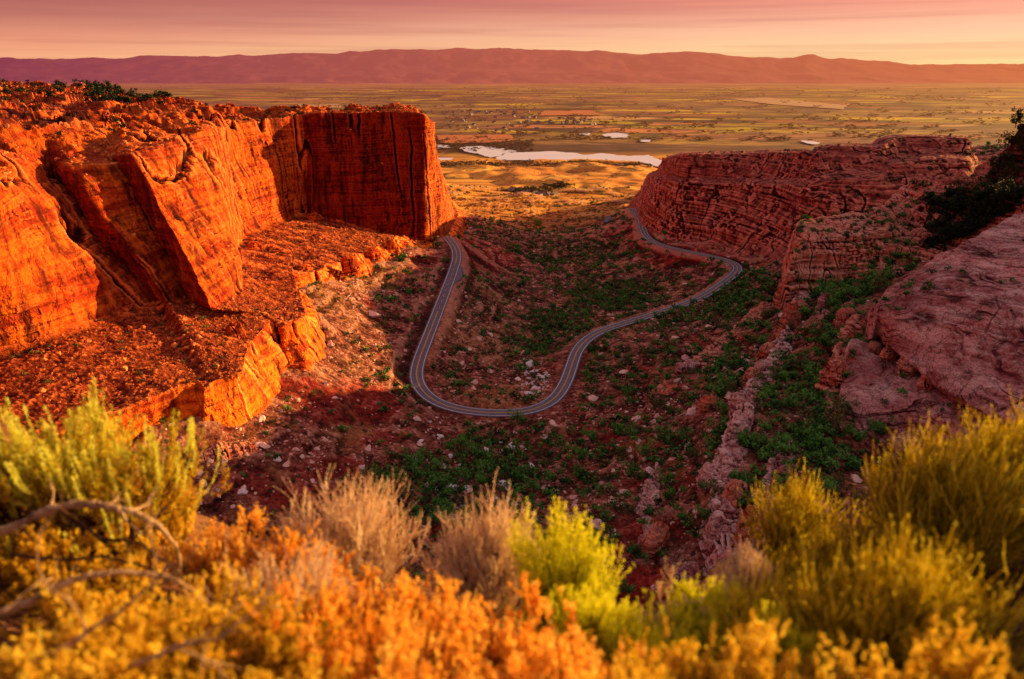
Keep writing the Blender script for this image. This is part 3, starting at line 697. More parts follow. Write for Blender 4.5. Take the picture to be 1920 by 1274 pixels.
M['field'] = paint('stubble_field', (.62, .19, .07)); M['field2'] = paint('pale_field', (.58, .30, .16))
poly('field', [(818,254),(955,252),(968,262),(935,267),(826,269)], ZW, M['field'], 'large bare orange field behind the river ponds', 'field', 3)
poly('field', [(1370,186),(1440,183),(1500,190),(1590,197),(1580,205),(1450,196)], ZW, M['field2'], 'long pale field strip far out on the plain', 'field', 6)
poly('field', [(1020,208),(1110,207),(1130,216),(1010,217)], ZW, M['field'], 'orange field in the middle distance behind the irrigation pond', 'field', 6)
poly('field', [(560,196),(640,195),(640,202),(550,203)], ZW, M['field2'], 'pale field over the left mesa rim', 'field', 6)

# mountains
def mtn_mat():
    m, t, b = mat('far_mountains'); p = t.pos()
    n = t.noise(t.scale(p, (.0012, .0012, .004)), 1.0, 6, .65)
    t.put(b, 'Base Color', t.ramp(n, [(.35, (.16, .04, .05)), (.65, (.42, .14, .12))]))
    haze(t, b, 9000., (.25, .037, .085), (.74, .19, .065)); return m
M['mtn'] = mtn_mat()
prof_u = [-700,-200,0,100,300,450,560,640,720,790,850,900,960,1010,1060,1120,1200,1300,1400,1490,1525,1555,1580,1650,1720,1800,1920,2300,2800]
prof_v = [108,108,109,108,105,102,98,95,93,90,91,90,88,90,93,92,97,99,102,107,101,108,107,114,117,119,118,120,120]
nc = 900; ks = np.linspace(-1.4, 1.4, nc); nr = 90
yy = np.linspace(12500, 21000, nr)
Y = np.repeat(yy[:, None], nc, 1); X = Y*ks[None]
ucol = 960 + ks*1385
sv = np.interp(ucol, prof_u, prof_v) + 8.0*fbm(ucol/110, 0*ucol, 0*ucol, 4, 83) + 2.0
slope = (-FPX*SP + (637 - sv)*CP)/(FPX*CP + (637 - sv)*SP)
crest = slope*19500
f = sstep(13800, 19500, Y)
er = fbm(X/1500, Y/2600, 0, 5, 81, .55, ridged=True); e2 = fbm(X/600, Y/900, 0, 4, 85)
Z = -295 + (crest[None] + 295 - 60)*(.30*sstep(13200, 15600, Y + 900*e2) + .70*sstep(15500, 19500, Y + 700*er)) + 85*f*(er*.5 + .25) + 30*f*e2
Z = np.where(Y > 19600, Z - (Y - 19600)*.2, Z)
Z[0] = -330
me = new_mesh('mountains', np.stack([X, Y, Z], -1), grid_faces(nr, nc), [M['mtn']], smooth=True)
struct('mountains', me, 'long hazy mauve mountain range along the whole horizon', 'mountains')
print('far', round(time.time() - T0, 1))
exec_marker = 1
# ------------------------------------------------------------------ what hides what (so that the largest VISIBLE plants become things)
BUF = np.full((170, 256), 1e9)
for Q in (Pm, Pc, P1, P2, P3, *ESC_P, np.stack([HX, HY, HZ], -1)[::2, ::2]):
    uu, vv, dep = project(Q.reshape(-1, 3)); ok = (dep > 5) & (uu > 0) & (uu < 1919) & (vv > 0) & (vv < 1273)
    np.minimum.at(BUF, ((vv[ok]/7.5).astype(int), (uu[ok]/7.5).astype(int)), dep[ok])
def visible(P, tol=.04):
    uu, vv, dep = project(P); inn = (dep > 5) & (uu > 0) & (uu < 1919) & (vv > 0) & (vv < 1240)
    i = np.clip((vv/7.5).astype(int), 0, 169); j = np.clip((uu/7.5).astype(int), 0, 255)
    return inn & (dep < BUF[i, j]*(1 + tol) + 6), uu, vv, dep

# ------------------------------------------------------------------ templates: juniper and stone
def leaf_mat(name, a, b_, c, trans=.0, scale=.6):
    m, t, b = mat(name); p = t.pos()
    n = t.noise(p, scale, 3, .6)
    rnd = t.add('ShaderNodeObjectInfo').outputs['Random']
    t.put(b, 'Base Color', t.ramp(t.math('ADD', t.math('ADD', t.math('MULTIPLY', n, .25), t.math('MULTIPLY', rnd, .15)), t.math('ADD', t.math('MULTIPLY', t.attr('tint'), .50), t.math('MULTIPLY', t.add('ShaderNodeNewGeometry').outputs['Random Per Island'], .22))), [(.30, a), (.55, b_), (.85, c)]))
    b.inputs['Roughness'].default_value = .8
    return m
M['juniper'] = leaf_mat('juniper_foliage', (.006, .022, .006), (.024, .10, .018), (.12, .32, .05))
M['darkjun'] = leaf_mat('dark_juniper_foliage', (.004, .008, .003), (.010, .022, .007), (.03, .045, .014))
M['brushy'] = leaf_mat('olive_brush', (.03, .035, .010), (.08, .09, .025), (.16, .15, .05))
M['bark'] = paint('juniper_bark', (.14, .08, .06))
def juniper(seed, nq, size=.13, tall=1.0):
    r = np.random.default_rng(seed)
    nl = 9
    lc = r.normal(size=(nl, 3))*[.30, .30, .22]; lc[:, 2] = np.abs(lc[:, 2])*1.3*tall + .32*tall; lc[0] = (0, 0, .55*tall)
    lr = r.uniform(.16, .34, nl)
    k = r.integers(0, nl, nq)
    d = r.normal(size=(nq, 3)); d /= np.linalg.norm(d, axis=1)[:, None]
    c = lc[k] + d*(lr[k]*r.uniform(.55, 1.08, nq)**.6)[:, None]
    c[:, 2] = np.maximum(c[:, 2], .04)
    n = d + r.normal(size=(nq, 3))*.7; n /= np.linalg.norm(n, axis=1)[:, None]
    a = np.cross(n, r.normal(size=(nq, 3))); a /= np.linalg.norm(a, axis=1)[:, None]; b_ = np.cross(n, a)
    s_ = (size*r.uniform(.5, 1.2, nq))[:, None]
    q = np.stack([c - a*s_, c - b_*s_*.6, c + a*s_, c + b_*s_*.6], 1)
    return q            # nq,4,3
def tube_quads(path, rad, sides=5):
    path = np.asarray(path, float); K = len(path)
    T = np.gradient(path, axis=0); T /= np.linalg.norm(T, axis=1)[:, None] + 1e-9
    A = np.cross(T, [.3, .9, .2]); A /= np.linalg.norm(A, axis=1)[:, None] + 1e-9; B = np.cross(T, A)
    an = np.linspace(0, 2*pi, sides + 1)
    ring = path[:, None] + (A[:, None]*np.cos(an)[None, :, None] + B[:, None]*np.sin(an)[None, :, None])*np.asarray(rad)[:, None, None]
    return np.stack([ring[:-1, :-1], ring[:-1, 1:], ring[1:, 1:], ring[1:, :-1]], 2).reshape(-1, 4, 3)
def trunk_quads(seed, tall=1.0):
    r = np.random.default_rng(seed); out = []
    out.append(tube_quads([(0, 0, -.08), (.02, .01, .15), (.0, .03, .35*tall), (.03, 0, .62*tall)], [.055, .045, .03, .012]))
    for k in range(5):
        a = r.uniform(0, 2*pi); h = r.uniform(.12, .35)*tall; L = r.uniform(.2, .36)
        out.append(tube_quads([(.01, .01, h), (cos(a)*L*.5, sin(a)*L*.5, h + .10), (cos(a)*L, sin(a)*L, h + .26*tall)], [.026, .018, .008], 4))
    return np.concatenate(out)
def quads_mesh(name, q, mats, mi=None, smooth=False, tint=False):
    n = len(q); at = {'tint': np.clip(q[..., 2].reshape(-1)/.95, 0, 1)} if tint else None  # crown shading painted in: tint lightens towards the top
    return new_mesh(name, q.reshape(-1, 3), np.arange(n*4, dtype=np.int32).reshape(-1, 4), mats, smooth, mat_idx=mi, attrs=at)
def stone_mat(name, a, b_, c):
    m, t, b = mat(name); p = t.pos(); n = t.noise(p, 1.2, 4, .7); rnd = t.add('ShaderNodeNewGeometry').outputs['Random Per Island']
    t.put(b, 'Base Color', t.ramp(t.math('ADD', t.math('MULTIPLY', n, .5), t.math('MULTIPLY', rnd, .5)), [(.25, a), (.5, b_), (.75, c)]))
    t.put(b, 'Normal', t.bump(n, .8, .3)); return m
M['stone'] = stone_mat('pink_boulder', (.42, .14, .10), (.74, .38, .30), (.90, .62, .55))
M['wstone'] = stone_mat('pale_boulder', (.50, .38, .38), (.70, .58, .58), (.85, .76, .76))
M['ostone'] = stone_mat('orange_rubble', (.32, .05, .015), (.60, .15, .04), (.80, .28, .08))
import bmesh
def stone(seed, sub=2, name='stone'):
    r = np.random.default_rng(seed)
    bm = bmesh.new(); bmesh.ops.create_icosphere(bm, subdivisions=sub, radius=.5)
    me = bpy.data.meshes.new(name); bm.to_mesh(me); bm.free()
    n = len(me.vertices); v = np.zeros(n*3, F32); me.vertices.foreach_get('co', v); v = v.reshape(-1, 3)
    for k in range(9):                              # facet it with cutting planes
        d = r.normal(size=3); d /= np.linalg.norm(d); lim = r.uniform(.24, .40)
        dd = v @ d; v = v - np.maximum(dd - lim, 0)[:, None]*d
    v = v + v*(.25*pnoise(v[:, 0]*3, v[:, 1]*3, v[:, 2]*3, seed))[:, None]
    v *= np.array([1.25, .95, .72])*r.uniform(.85, 1.15, 3)
    f = np.zeros(len(me.polygons)*3, np.int32); me.polygons.foreach_get('vertices', f)
    bpy.data.meshes.remove(me)
    return v, f.reshape(-1, 3)

# ------------------------------------------------------------------ scatter on the canyon floor
area = np.abs((HX[:-1, 1:] - HX[:-1, :-1])*(HY[1:, :-1] - HY[:-1, :-1]))
CX = HX[:-1, :-1]; CY = HY[:-1, :-1]; CZ = HZ[:-1, :-1]
cu, cv, _ = project(np.stack([CX, CY, CZ], -1))
inframe = (cu > -60) & (cu < 1980) & (cv < 1200) & (cv > 200)
cn = fbm(CX/38, CY/38, 0, 3, 171); cn2 = fbm(CX/11, CY/11, 0, 2, 175)
ju = cu + 25*cn; jv = cv + 15*cn2
def density(base, zones):
    d = np.full(cu.shape, base)
    for zu, zv, ru, rv, a in zones:
        d = np.maximum(d, a*(1 - sstep(.7, 1.1, np.sqrt(((ju - zu)/ru)**2 + ((jv - zv)/rv)**2))))
    return d
gvis = visible(np.stack([CX, CY, CZ], -1).reshape(-1, 3))[0].reshape(cu.shape)
BZ = [(1500,790,120,130,.030),(1560,650,60,60,.030),(1400,700,90,70,.022),(1200,870,230,90,.022),(950,850,130,60,.022),(860,930,190,100,.050),(1230,980,160,90,.022),(1350,620,150,60,.016),
      (1060,620,80,50,.03),(1150,555,100,32,.04),(1000,650,70,50,.02),(1400,560,70,60,.022),(1120,680,60,60,.02),(870,690,60,40,.012),(1450,900,100,90,.022),(1600,840,80,60,.03),(1100,480,200,40,.012),(1250,700,150,60,.02),(1560,540,100,60,.04),(720,950,80,60,.02)]
dens = 2.3*density(.0050, BZ)*np.clip(1 + 1.6*cn2 + .9*cn, .05, 3)*(1 - .85*np.clip(red[:-1, :-1], 0, 1))
dens = np.where(gold[:-1, :-1] > .5, .0022*np.clip(1 + 2.2*cn, 0, 3), dens)
dens = np.where((cv > 560) & (cu < 700), np.minimum(dens, .006), dens)
def pick(dens, n, r):
    pr = (dens*area*inframe*gvis).ravel().astype(float); tot = pr.sum(); m = int(min(n, tot)); pr /= tot
    idx = r.choice(len(pr), m, p=pr)
    i, j = np.unravel_index(idx, dens.shape)
    a, b_ = r.random(m), r.random(m)
    x = HX[i, j] + (HX[i, j+1] - HX[i, j])*a; y = HY[i, j] + (HY[i+1, j] - HY[i, j])*b_
    x = x*(y/HY[i, j])
    d, _z = road_near(x.astype(F32), y.astype(F32))
    ok = (d > 8.5)
    x, y = x[ok], y[ok]
    return np.stack([x, y, hz(x, y)], 1)
r = np.random.default_rng(5)
BP = pick(dens, 21000, r)
bs = r.lognormal(0, .36, len(BP))*3.0; bs = np.clip(bs, 1.0, 6.5)
cell = {}
keep = []
for i_ in np.argsort(-bs):
    rad_ = .62*bs[i_]; cx_, cy_ = int(BP[i_, 0]//3), int(BP[i_, 1]//3)
    if all((BP[i_, 0] - px_)**2 + (BP[i_, 1] - py_)**2 > (rad_ + .30*s2_)**2 for a_ in (-1, 0, 1) for b2_ in (-1, 0, 1) for px_, py_, s2_ in cell.get((cx_ + a_, cy_ + b2_), ())):
        cell.setdefault((cx_, cy_), []).append((BP[i_, 0], BP[i_, 1], bs[i_])); keep.append(i_)
BP = BP[keep]; bs = bs[keep]*1.08
uu, vv, dep = project(BP)
big = ((uu > 1330) & (vv > 520) & (vv < 1000)); bs = np.where(big, bs*1.25, bs); bs = np.where(uu < 700, bs*.75, bs)
# plants standing on the rock sheets
def on_sheet(P, n, box, r, upmin=.75, key=None):
    N = normals(P, False); N[N[..., 2] < 0] *= -1
    u, v, dep = project(P)
    ok = (N[..., 2] > upmin) & (u > box[0]) & (u < box[2]) & (v > box[1]) & (v < box[3])
    ok[:6] = False
    idx = np.nonzero(ok.ravel() & visible(P.reshape(-1, 3), .03)[0])[0]
    if not len(idx): return np.zeros((0, 3))
    d = dep.ravel()[idx]; w = P[..., 1].ravel()[idx]; w = w/w.sum()
    return P.reshape(-1, 3)[r.choice(idx, min(n, len(idx)), replace=False, p=w)]
SH = [(Pc, 90, (1240,240,1860,310), .6, 3.0, 'd'), (Pc, 40, (1500,310,1860,400), .6, 3.2, 'd'), (P1, 130, (1480,380,1760,560), .35, 3.4, 'g'), (P1, 230, (1740,370,1930,500), .2, 6.5, 'd'), (P1, 10, (1690,330,1760,380), .3, 3.6, 'd'),
      (P2, 14, (1630,500,1760,600), .4, 3.0, 'g'), (P2, 8, (1700,500,1920,700), .4, 2.0, 'g'), (P3, 14, (1570,640,1900,880), .5, 2.6, 'g'), (Pm, 120, (0,150,330,200), .5, 5.5, 'd'), (Pm, 60, (100,180,820,260), .6, 3.2, 'd'),
      (Pm, 34, (20,590,420,720), .8, 1.9, 'o'), (Pm, 40, (400,400,800,600), .7, 1.8, 'd')]
PL = [BP]; SZ = [bs]; KD = [np.where(r.random(len(BP)) < .14, 2, 0)]
for P_, n, box, um, sz, k in SH:
    q = on_sheet(P_, n, box, r, um)
    PL.append(q); SZ.append(sz*r.uniform(.6, 1.3, len(q))); KD.append(np.full(len(q), {'g': 0, 'd': 1, 'o': 2}[k]))
PL = np.concatenate(PL); SZ = np.concatenate(SZ); KD = np.concatenate(KD)
vis, uu, vv, dep = visible(PL + [0, 0, 1.5])
pxs = np.where(vis & (vv < 1120), SZ/dep, 0)
order = np.argsort(-pxs)
NIND = 300
ind = order[:NIND]; rest = order[NIND:]
mats3 = [M['juniper'], M['darkjun'], M['brushy']]
tmpl = {}
for k in range(3):
    for q in range(4):
        Q = juniper(20 + q + 7*k, 420 if k < 2 else 300, .085, 1.0 + .25*(q % 2) + (.25 if k == 1 else 0)); Tq = trunk_quads(40 + q)
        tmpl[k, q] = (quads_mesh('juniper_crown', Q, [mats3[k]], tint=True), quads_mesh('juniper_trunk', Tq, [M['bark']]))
ZL = [((1330,620,1700,1100), 'thick green juniper on the shaded slope below the pink slabs', 'junipers on the slope below the pink slabs'),
      ((1690,200,1925,620), 'almost black juniper crowding the rocks at the right edge', 'dark junipers at the right edge'),
      ((1230,240,1700,330), 'tiny dark juniper on the top edge of the shadowed red cliff', 'junipers on the red cliff top'),
      ((1330,330,1700,620), 'green juniper among the ruddy jointed ridge rocks', 'junipers among the ridge rocks'),
      ((980,780,1330,1200), 'green juniper on the rubble slope below the road bend', 'junipers on the rubble slope'),
      ((0,140,420,260), 'dark tree on the mesa top against the plain', 'trees on the mesa top'),
      ((0,560,560,760), 'olive bush casting a long shadow on the orange bench', 'bushes on the orange bench'),
      ((560,780,980,1200), 'green juniper in the boulder wash under the road', 'junipers in the boulder wash'),
      ((0,760,560,1200), 'small dark bush on the red slope under the orange ledge', 'bushes under the orange ledge'),
      ((0,0,780,1200), 'small dark bush on the red talus left of the road', 'bushes left of the road'),
      ((780,560,1080,790), 'small green bush inside the bend of the road', 'bushes inside the road bend'),
      ((0,0,9999,9999), 'small green bush in the middle of the canyon floor', 'bushes on the canyon floor')]
def zone(u, v, Z):
    for (a, b_, c, d), l, g in Z:
        if a <= u <= c and b_ <= v <= d: return l, g
for c, i in enumerate(ind):
    k = int(KD[i]); q = int(r.integers(0, 4)); s_ = float(SZ[i]); l, g = zone(uu[i], vv[i], ZL)
    nm = 'juniper' if 'juniper' in l else ('tree' if 'tree' in l else 'bush')
    if 'tree' in l: nm = 'tree'
    cr, tk = tmpl[k, q]
    loc = (float(PL[i, 0]), float(PL[i, 1]), float(PL[i, 2]) - .05*s_)
    if True:
        o = bpy.data.objects.new(nm, None); COL.objects.link(o); o['label'] = l; o['category'] = nm; o['group'] = g
        for n2_, me_ in (('crown', cr), ('trunk', tk)):
            ch = bpy.data.objects.new(n2_, me_); COL.objects.link(ch); ch.parent = o
    else:
        o = link(nm, cr, label=l, cat=nm, group=g)
    o.location = loc; o.rotation_euler = (0, 0, float(r.uniform(0, 6.28))); o.scale = (s_, s_, s_*float(r.uniform(.8, 1.15)))
def merge(name, pts, sz, tq, mats, kinds, label, cat, squash=(.8, 1.1)):
    out = []; mi = []; tn = []
    n = len(pts); bt = r.normal(size=n)*.22; ti = r.integers(0, len(tq), n); an = r.uniform(0, 2*pi, n)
    for k in range(len(tq)):
        m = ti == k
        if not m.any(): continue
        T = tq[k]; c, s_ = np.cos(an[m]), np.sin(an[m])
        x = T[None, ..., 0]*c[:, None, None] - T[None, ..., 1]*s_[:, None, None]; y = T[None, ..., 0]*s_[:, None, None] + T[None, ..., 1]*c[:, None, None]
        z = np.broadcast_to(T[None, ..., 2], x.shape)*r.uniform(*squash, m.sum())[:, None, None]
        q = np.stack([x, y, z], -1)*sz[m][:, None, None, None] + pts[m][:, None, None, :]
        tn.append((np.clip(T[None, ..., 2]/.9 + bt[m][:, None, None], 0, 1) + 0*x).reshape(-1)); out.append(q.reshape(-1, T.shape[1], 3)); mi.append(np.repeat(kinds[m], len(T)))  # tint: random per plant plus painted crown shading, lighter on top
    q = np.concatenate(out); mi = np.concatenate(mi); n = q.shape[1]
    me = new_mesh(name, q.reshape(-1, 3), np.arange(len(q)*n, dtype=np.int32).reshape(-1, n), mats, mat_idx=mi, attrs={'tint': np.concatenate(tn)})
    return link(name, me, label=label, cat=cat, kind='stuff')
rest = rest[pxs[rest] > 0]
merge('brush', PL[rest], SZ[rest], [juniper(60 + k, 56, .19) for k in range(6)], mats3, KD[rest], 'countless small dark green bushes dotting the canyon slopes', 'brush')
print('bushes', len(PL), round(time.time() - T0, 1))

# ------------------------------------------------------------------ boulders and rubble
def tris(seed, sub):
    v, f = stone(seed, sub); return v[f]
SZN = [(1250,900,220,130,.05),(1150,800,180,60,.04),(1350,730,120,70,.05),(860,960,90,60,.05),(500,860,160,90,.05),(650,800,120,90,.03),(850,620,60,90,.04),(960,700,80,50,.03),(1000,720,30,40,.08),(1480,950,120,90,.05),(1300,650,150,40,.03),(700,560,100,60,.03),(1250,450,150,20,.03)]
sdens = density(.016, SZN)*np.clip(1 + 1.8*cn2 - .8*cn, .05, 3)*(1 - .7*np.clip(red[:-1, :-1], 0, 1))*(CY < 1000)
SP_ = pick(sdens*1.7, 52000, r)
ss = np.clip(r.lognormal(0, .6, len(SP_))*1.05, .35, 6.0)
uu, vv, dep = project(SP_)
white = ((uu > 770) & (uu < 1010) & (vv > 780) & (vv < 1010) & (r.random(len(uu)) < .5)) | ((uu > 970) & (uu < 1030) & (vv > 670) & (vv < 770))
ss = np.where(white, ss*1.25, ss)
sk = np.where(white, 1, 0)
rub = [on_sheet(Pm, 2600, (60,540,560,760), r, .8), on_sheet(Pm, 1300, (430,400,800,560), r, .7), on_sheet(Pm, 900, (0,190,800,340), r, .6), on_sheet(Pm, 150, (60,420,780,760), r, .7)]
rs = [np.clip(r.lognormal(0, .4, len(a))*b_, .2, 3) for a, b_ in zip(rub, (.55, .9, 1.7, 2.6))]
# a few hero boulders read straight off the slope
HB = [(875,920,5.5,1),(868,948,3.6,1),(842,975,5.5,1),(826,820,3.6,1),(700,592,8.5,0),(1110,750,7.0,0),(1140,640,3,0),(1228,937,7,0),(1180,845,4,0),(1100,745,6,0),(1120,985,6.5,0),(1045,925,4,0),(1190,790,5,0),(1300,775,7,0),(1170,700,6,0),(520,862,3.5,1),(455,925,4,1),(380,910,4,0),(345,925,5,0),(610,915,3,0),(1390,700,7,0),(1400,680,5,0),(1420,655,6,0),(1240,1000,4,0),(1000,965,3,0),(940,850,3.6,0),(660,480,3,0)]
hp = []
def on_ground(u, v):
    zs = -120 - np.arange(0, 160, .5)
    P = np.array([W(u, v, z) for z in zs]); hh = hz(P[:, 0], P[:, 1]); k = np.argmax(P[:, 2] < hh) if (P[:, 2] < hh).any() else -1
    return np.array([P[k, 0], P[k, 1], hh[k]])
hp = np.array([on_ground(u, v) for u, v, _, _ in HB]); hs = np.array([h[2] for h in HB]); hk = np.array([h[3] for h in HB])
AP = np.concatenate([hp, SP_] + rub); AS = np.concatenate([hs, ss] + rs); AK = np.concatenate([hk, sk] + [np.full(len(a), 2) for a in rub])
vis, uu, vv, dep = visible(AP + [0, 0, .6]); pxs = np.where(vis & (vv < 1120), AS/dep, 0); pxs[:len(hp)] += 1
order = np.argsort(-pxs); ind = order[:300]; rest = order[300:]; rest = rest[pxs[rest] > 0]
smats = [M['stone'], M['wstone'], M['ostone']]
BM = {}
for k in range(3):
    for q in range(4):
        v_, f_ = stone(70 + q + 5*k, 3); BM[k, q] = new_mesh('boulder', v_, f_, [smats[k]])
ZB = [((780,780,1010,1060), ('pale whitish boulder in the wash under the road', 'pinkish boulder in the green wash under the road'), 'boulders in the wash'),
      ((1330,600,1700,1200), ('pale boulder on the slope below the pink slabs', 'pink boulder on the slope below the pink slabs'), 'boulders below the slabs'),
      ((1010,780,1330,1200), ('pale boulder on the rubble slope below the road bend', 'pink boulder on the rubble slope below the road bend'), 'boulders on the rubble slope'),
      ((0,380,560,770), ('pale rock on the orange bench', 'orange rock lying on the sunlit bench'), 'rocks on the orange bench'),
      ((0,770,780,1200), ('pale boulder under the orange ledge on the left', 'reddish boulder on the slope under the orange ledge'), 'boulders under the orange ledge'),
      ((0,0,800,380), ('pale rock on the mesa top', 'orange rock on the mesa top'), 'rocks on the mesa top'),
      ((0,380,780,770), ('pale boulder on the talus left of the road', 'reddish boulder on the talus left of the road'), 'boulders left of the road'),
      ((780,400,1110,780), ('pale boulder inside the road bend', 'pinkish boulder inside the road bend'), 'boulders inside the road bend'),
      ((0,0,9999,9999), ('pale boulder on the far slope right of the road', 'reddish boulder on the far slope right of the road'), 'boulders right of the road')]
for i in ind:
    k = int(AK[i]); l, g = zone(uu[i], vv[i], ZB); l = l[0] if k == 1 else l[1]; s_ = float(AS[i])
    o = link('boulder', BM[k, int(r.integers(0, 4))], label=l, cat='boulder', group=g + (' pale' if k == 1 else ''))
    o.location = (float(AP[i, 0]), float(AP[i, 1]), float(AP[i, 2]) + .05*s_); o.rotation_euler = (float(r.uniform(-.4, .4)), float(r.uniform(-.4, .4)), float(r.uniform(0, 6.28))); o.scale = (s_,)*3
merge('rubble', AP[rest] + [0, 0, .1], AS[rest], [tris(90 + k, 1) for k in range(6)], smats, AK[rest], 'loose stones and rubble covering the slopes and bench', 'rubble', (.7, 1.2))
print('stones', len(AP), round(time.time() - T0, 1))

# ------------------------------------------------------------------ free standing outcrops
def lump(u, v, z, L, Wd, H, rot, mt, label, seed, sq=3.0, pale=0, lean=(0, 0), colx=6, A=.55, name='rock_outcrop', n=150, rise=.55):
    base = W(u, v, z)
    th = np.linspace(0, 2*pi, n*2 + 1); ph = np.linspace(-.5, pi/2, n)
    TH, PH = np.meshgrid(th, ph)
    def sg(a, e): return np.sign(a)*np.abs(a)**e
    e = 2/sq
    x = sg(np.cos(PH), e)*sg(np.cos(TH), e)*L/2; y = sg(np.cos(PH), e)*sg(np.sin(TH), e)*Wd/2; zz = sg(np.sin(PH), e)*H
    x = x*(1 - .25*np.clip(zz/H, 0, 1)) + lean[0]*zz; y = y*(1 - .25*np.clip(zz/H, 0, 1)) + lean[1]*zz
    c, s_ = cos(rot), sin(rot)
    P = np.stack([x*c - y*s_ + base[0], x*s_ + y*c + base[1], zz + base[2] - H*.1], -1)
    P = P + .16*min(L, Wd, H)*np.stack([fbm(P[..., 0]/(L*.35), P[..., 1]/(L*.35), P[..., 2]/(H*.6), 3, seed + k) for k in range(3)], -1)
    N = normals(P, False); cen = P.mean((0, 1))
    if ((P - cen)*N).sum() < 0: N = -N
    D, cav = crag(P, N, np.ones(P.shape[:2])*.9, A=A, colx=colx, seed=seed, strata=.9, stepz=4, c1a=1.3, c2a=.5, fa=.28, crack=.8, block=1.1)
    D[:, -1] = D[:, 0]
    me = new_mesh(name, D, grid_faces(*D.shape[:2]), [mt], attrs={'wall': np.ones(P.shape[:2])*.8, 'cav': cav, 'pale': np.full(P.shape[:2], float(pale))})
    return link(name, me, label=label, cat='rock')
lump(1480, 622, -143, 10, 12, 21, .3, M['ruddy'], 'orange standing rock below the jointed ridge', 611, 3)
lump(1536, 600, -135, 8, 6, 16, .2, M['pink'], 'leaning pale pink slab among junipers below the ridge', 621, 3, lean=(.25, .2))
lump(1560, 735, -134, 12, 12, 19, .4, M['ruddy'], 'orange sided block split from the lower slab', 631, 3.2)
lump(1408, 720, -146, 9, 8, 9, .7, M['ruddy'], 'small orange capped rock knob above the long fin', 641, 3)
lump(1348, 1000, -151, 9, 8, 7, .2, M['pink'], 'rounded pink rock below the foot of the long fin', 651, 2.6)
lump(1405, 1010, -149, 13, 9, 13, 1.2, M['ruddy'], 'tall cracked ruddy rock right of the fin foot', 661, 3)
lump(1440, 975, -144, 9, 8, 6, .6, M['pink'], 'flat pale rock behind the small green shrub', 671, 2.5)
lump(1370, 1070, -150, 11, 9, 8, .1, M['pink'], 'lowest rounded pink rock above the foreground shrubs', 681, 2.6)
lump(1290, 1080, -158, 12, 6, 5, .8, M['pink'], 'low pink rock rib deep in the canyon head', 691, 2.8)
lump(1590, 585, -124, 10, 6, 7, .5, M['pink'], 'small pale outcrop left of the upper slab', 701, 2.8)
lump(1660, 470, -116, 12, 9, 9, .1, M['pink'], 'round pink boulder knob in the ridge junipers', 711, 2.6)
lump(410, 860, -147, 30, 5, 7, .75, M['ruddy'], 'slanting ribbed rock spur beneath the orange ledge', 721, 2.8, colx=4)
lump(620, 520, -142, 20, 8, 7, .6, M['lit'], 'sunlit yellow orange rock rib on the middle bench', 731, 2.8, colx=5)
lump(1330, 470, -184, 34, 16, 9, .2, M['red'], 'broken red rocks at the foot of the shadowed cliff', 741, 2.8, colx=7)
for k, (u, v, z, L, Wd, H, ro, lb) in enumerate([(545, 535, -137, 15, 8, 9, .5, 'golden broken rock at the near end of the middle ledge'), (575, 520, -139, 13, 8, 10, .9, 'golden rock tooth second along the middle ledge'),
    (655, 500, -141, 14, 9, 9, .4, 'golden rock shoulder halfway along the middle ledge'), (700, 482, -145, 13, 8, 9, .7, 'golden rock knuckle where the middle ledge narrows'),
    (735, 466, -149, 13, 8, 9, .3, 'golden rock knob near the far end of the middle ledge'), (480, 470, -124, 12, 8, 7, .8, 'orange fallen block on the bench below the recessed wall'),
    (590, 415, -130, 11, 9, 8, .2, 'orange block in the corner where the lit and dark walls meet'), (440, 620, -119, 9, 7, 5, .3, 'orange boulder heap on the bench before the leaning buttress')]):
    lump(u, v, z, L, Wd, H, ro, M['lit'], lb, 770 + 3*k, 2.8, pale=.9 if 'golden' in lb else 0, colx=5, n=100)
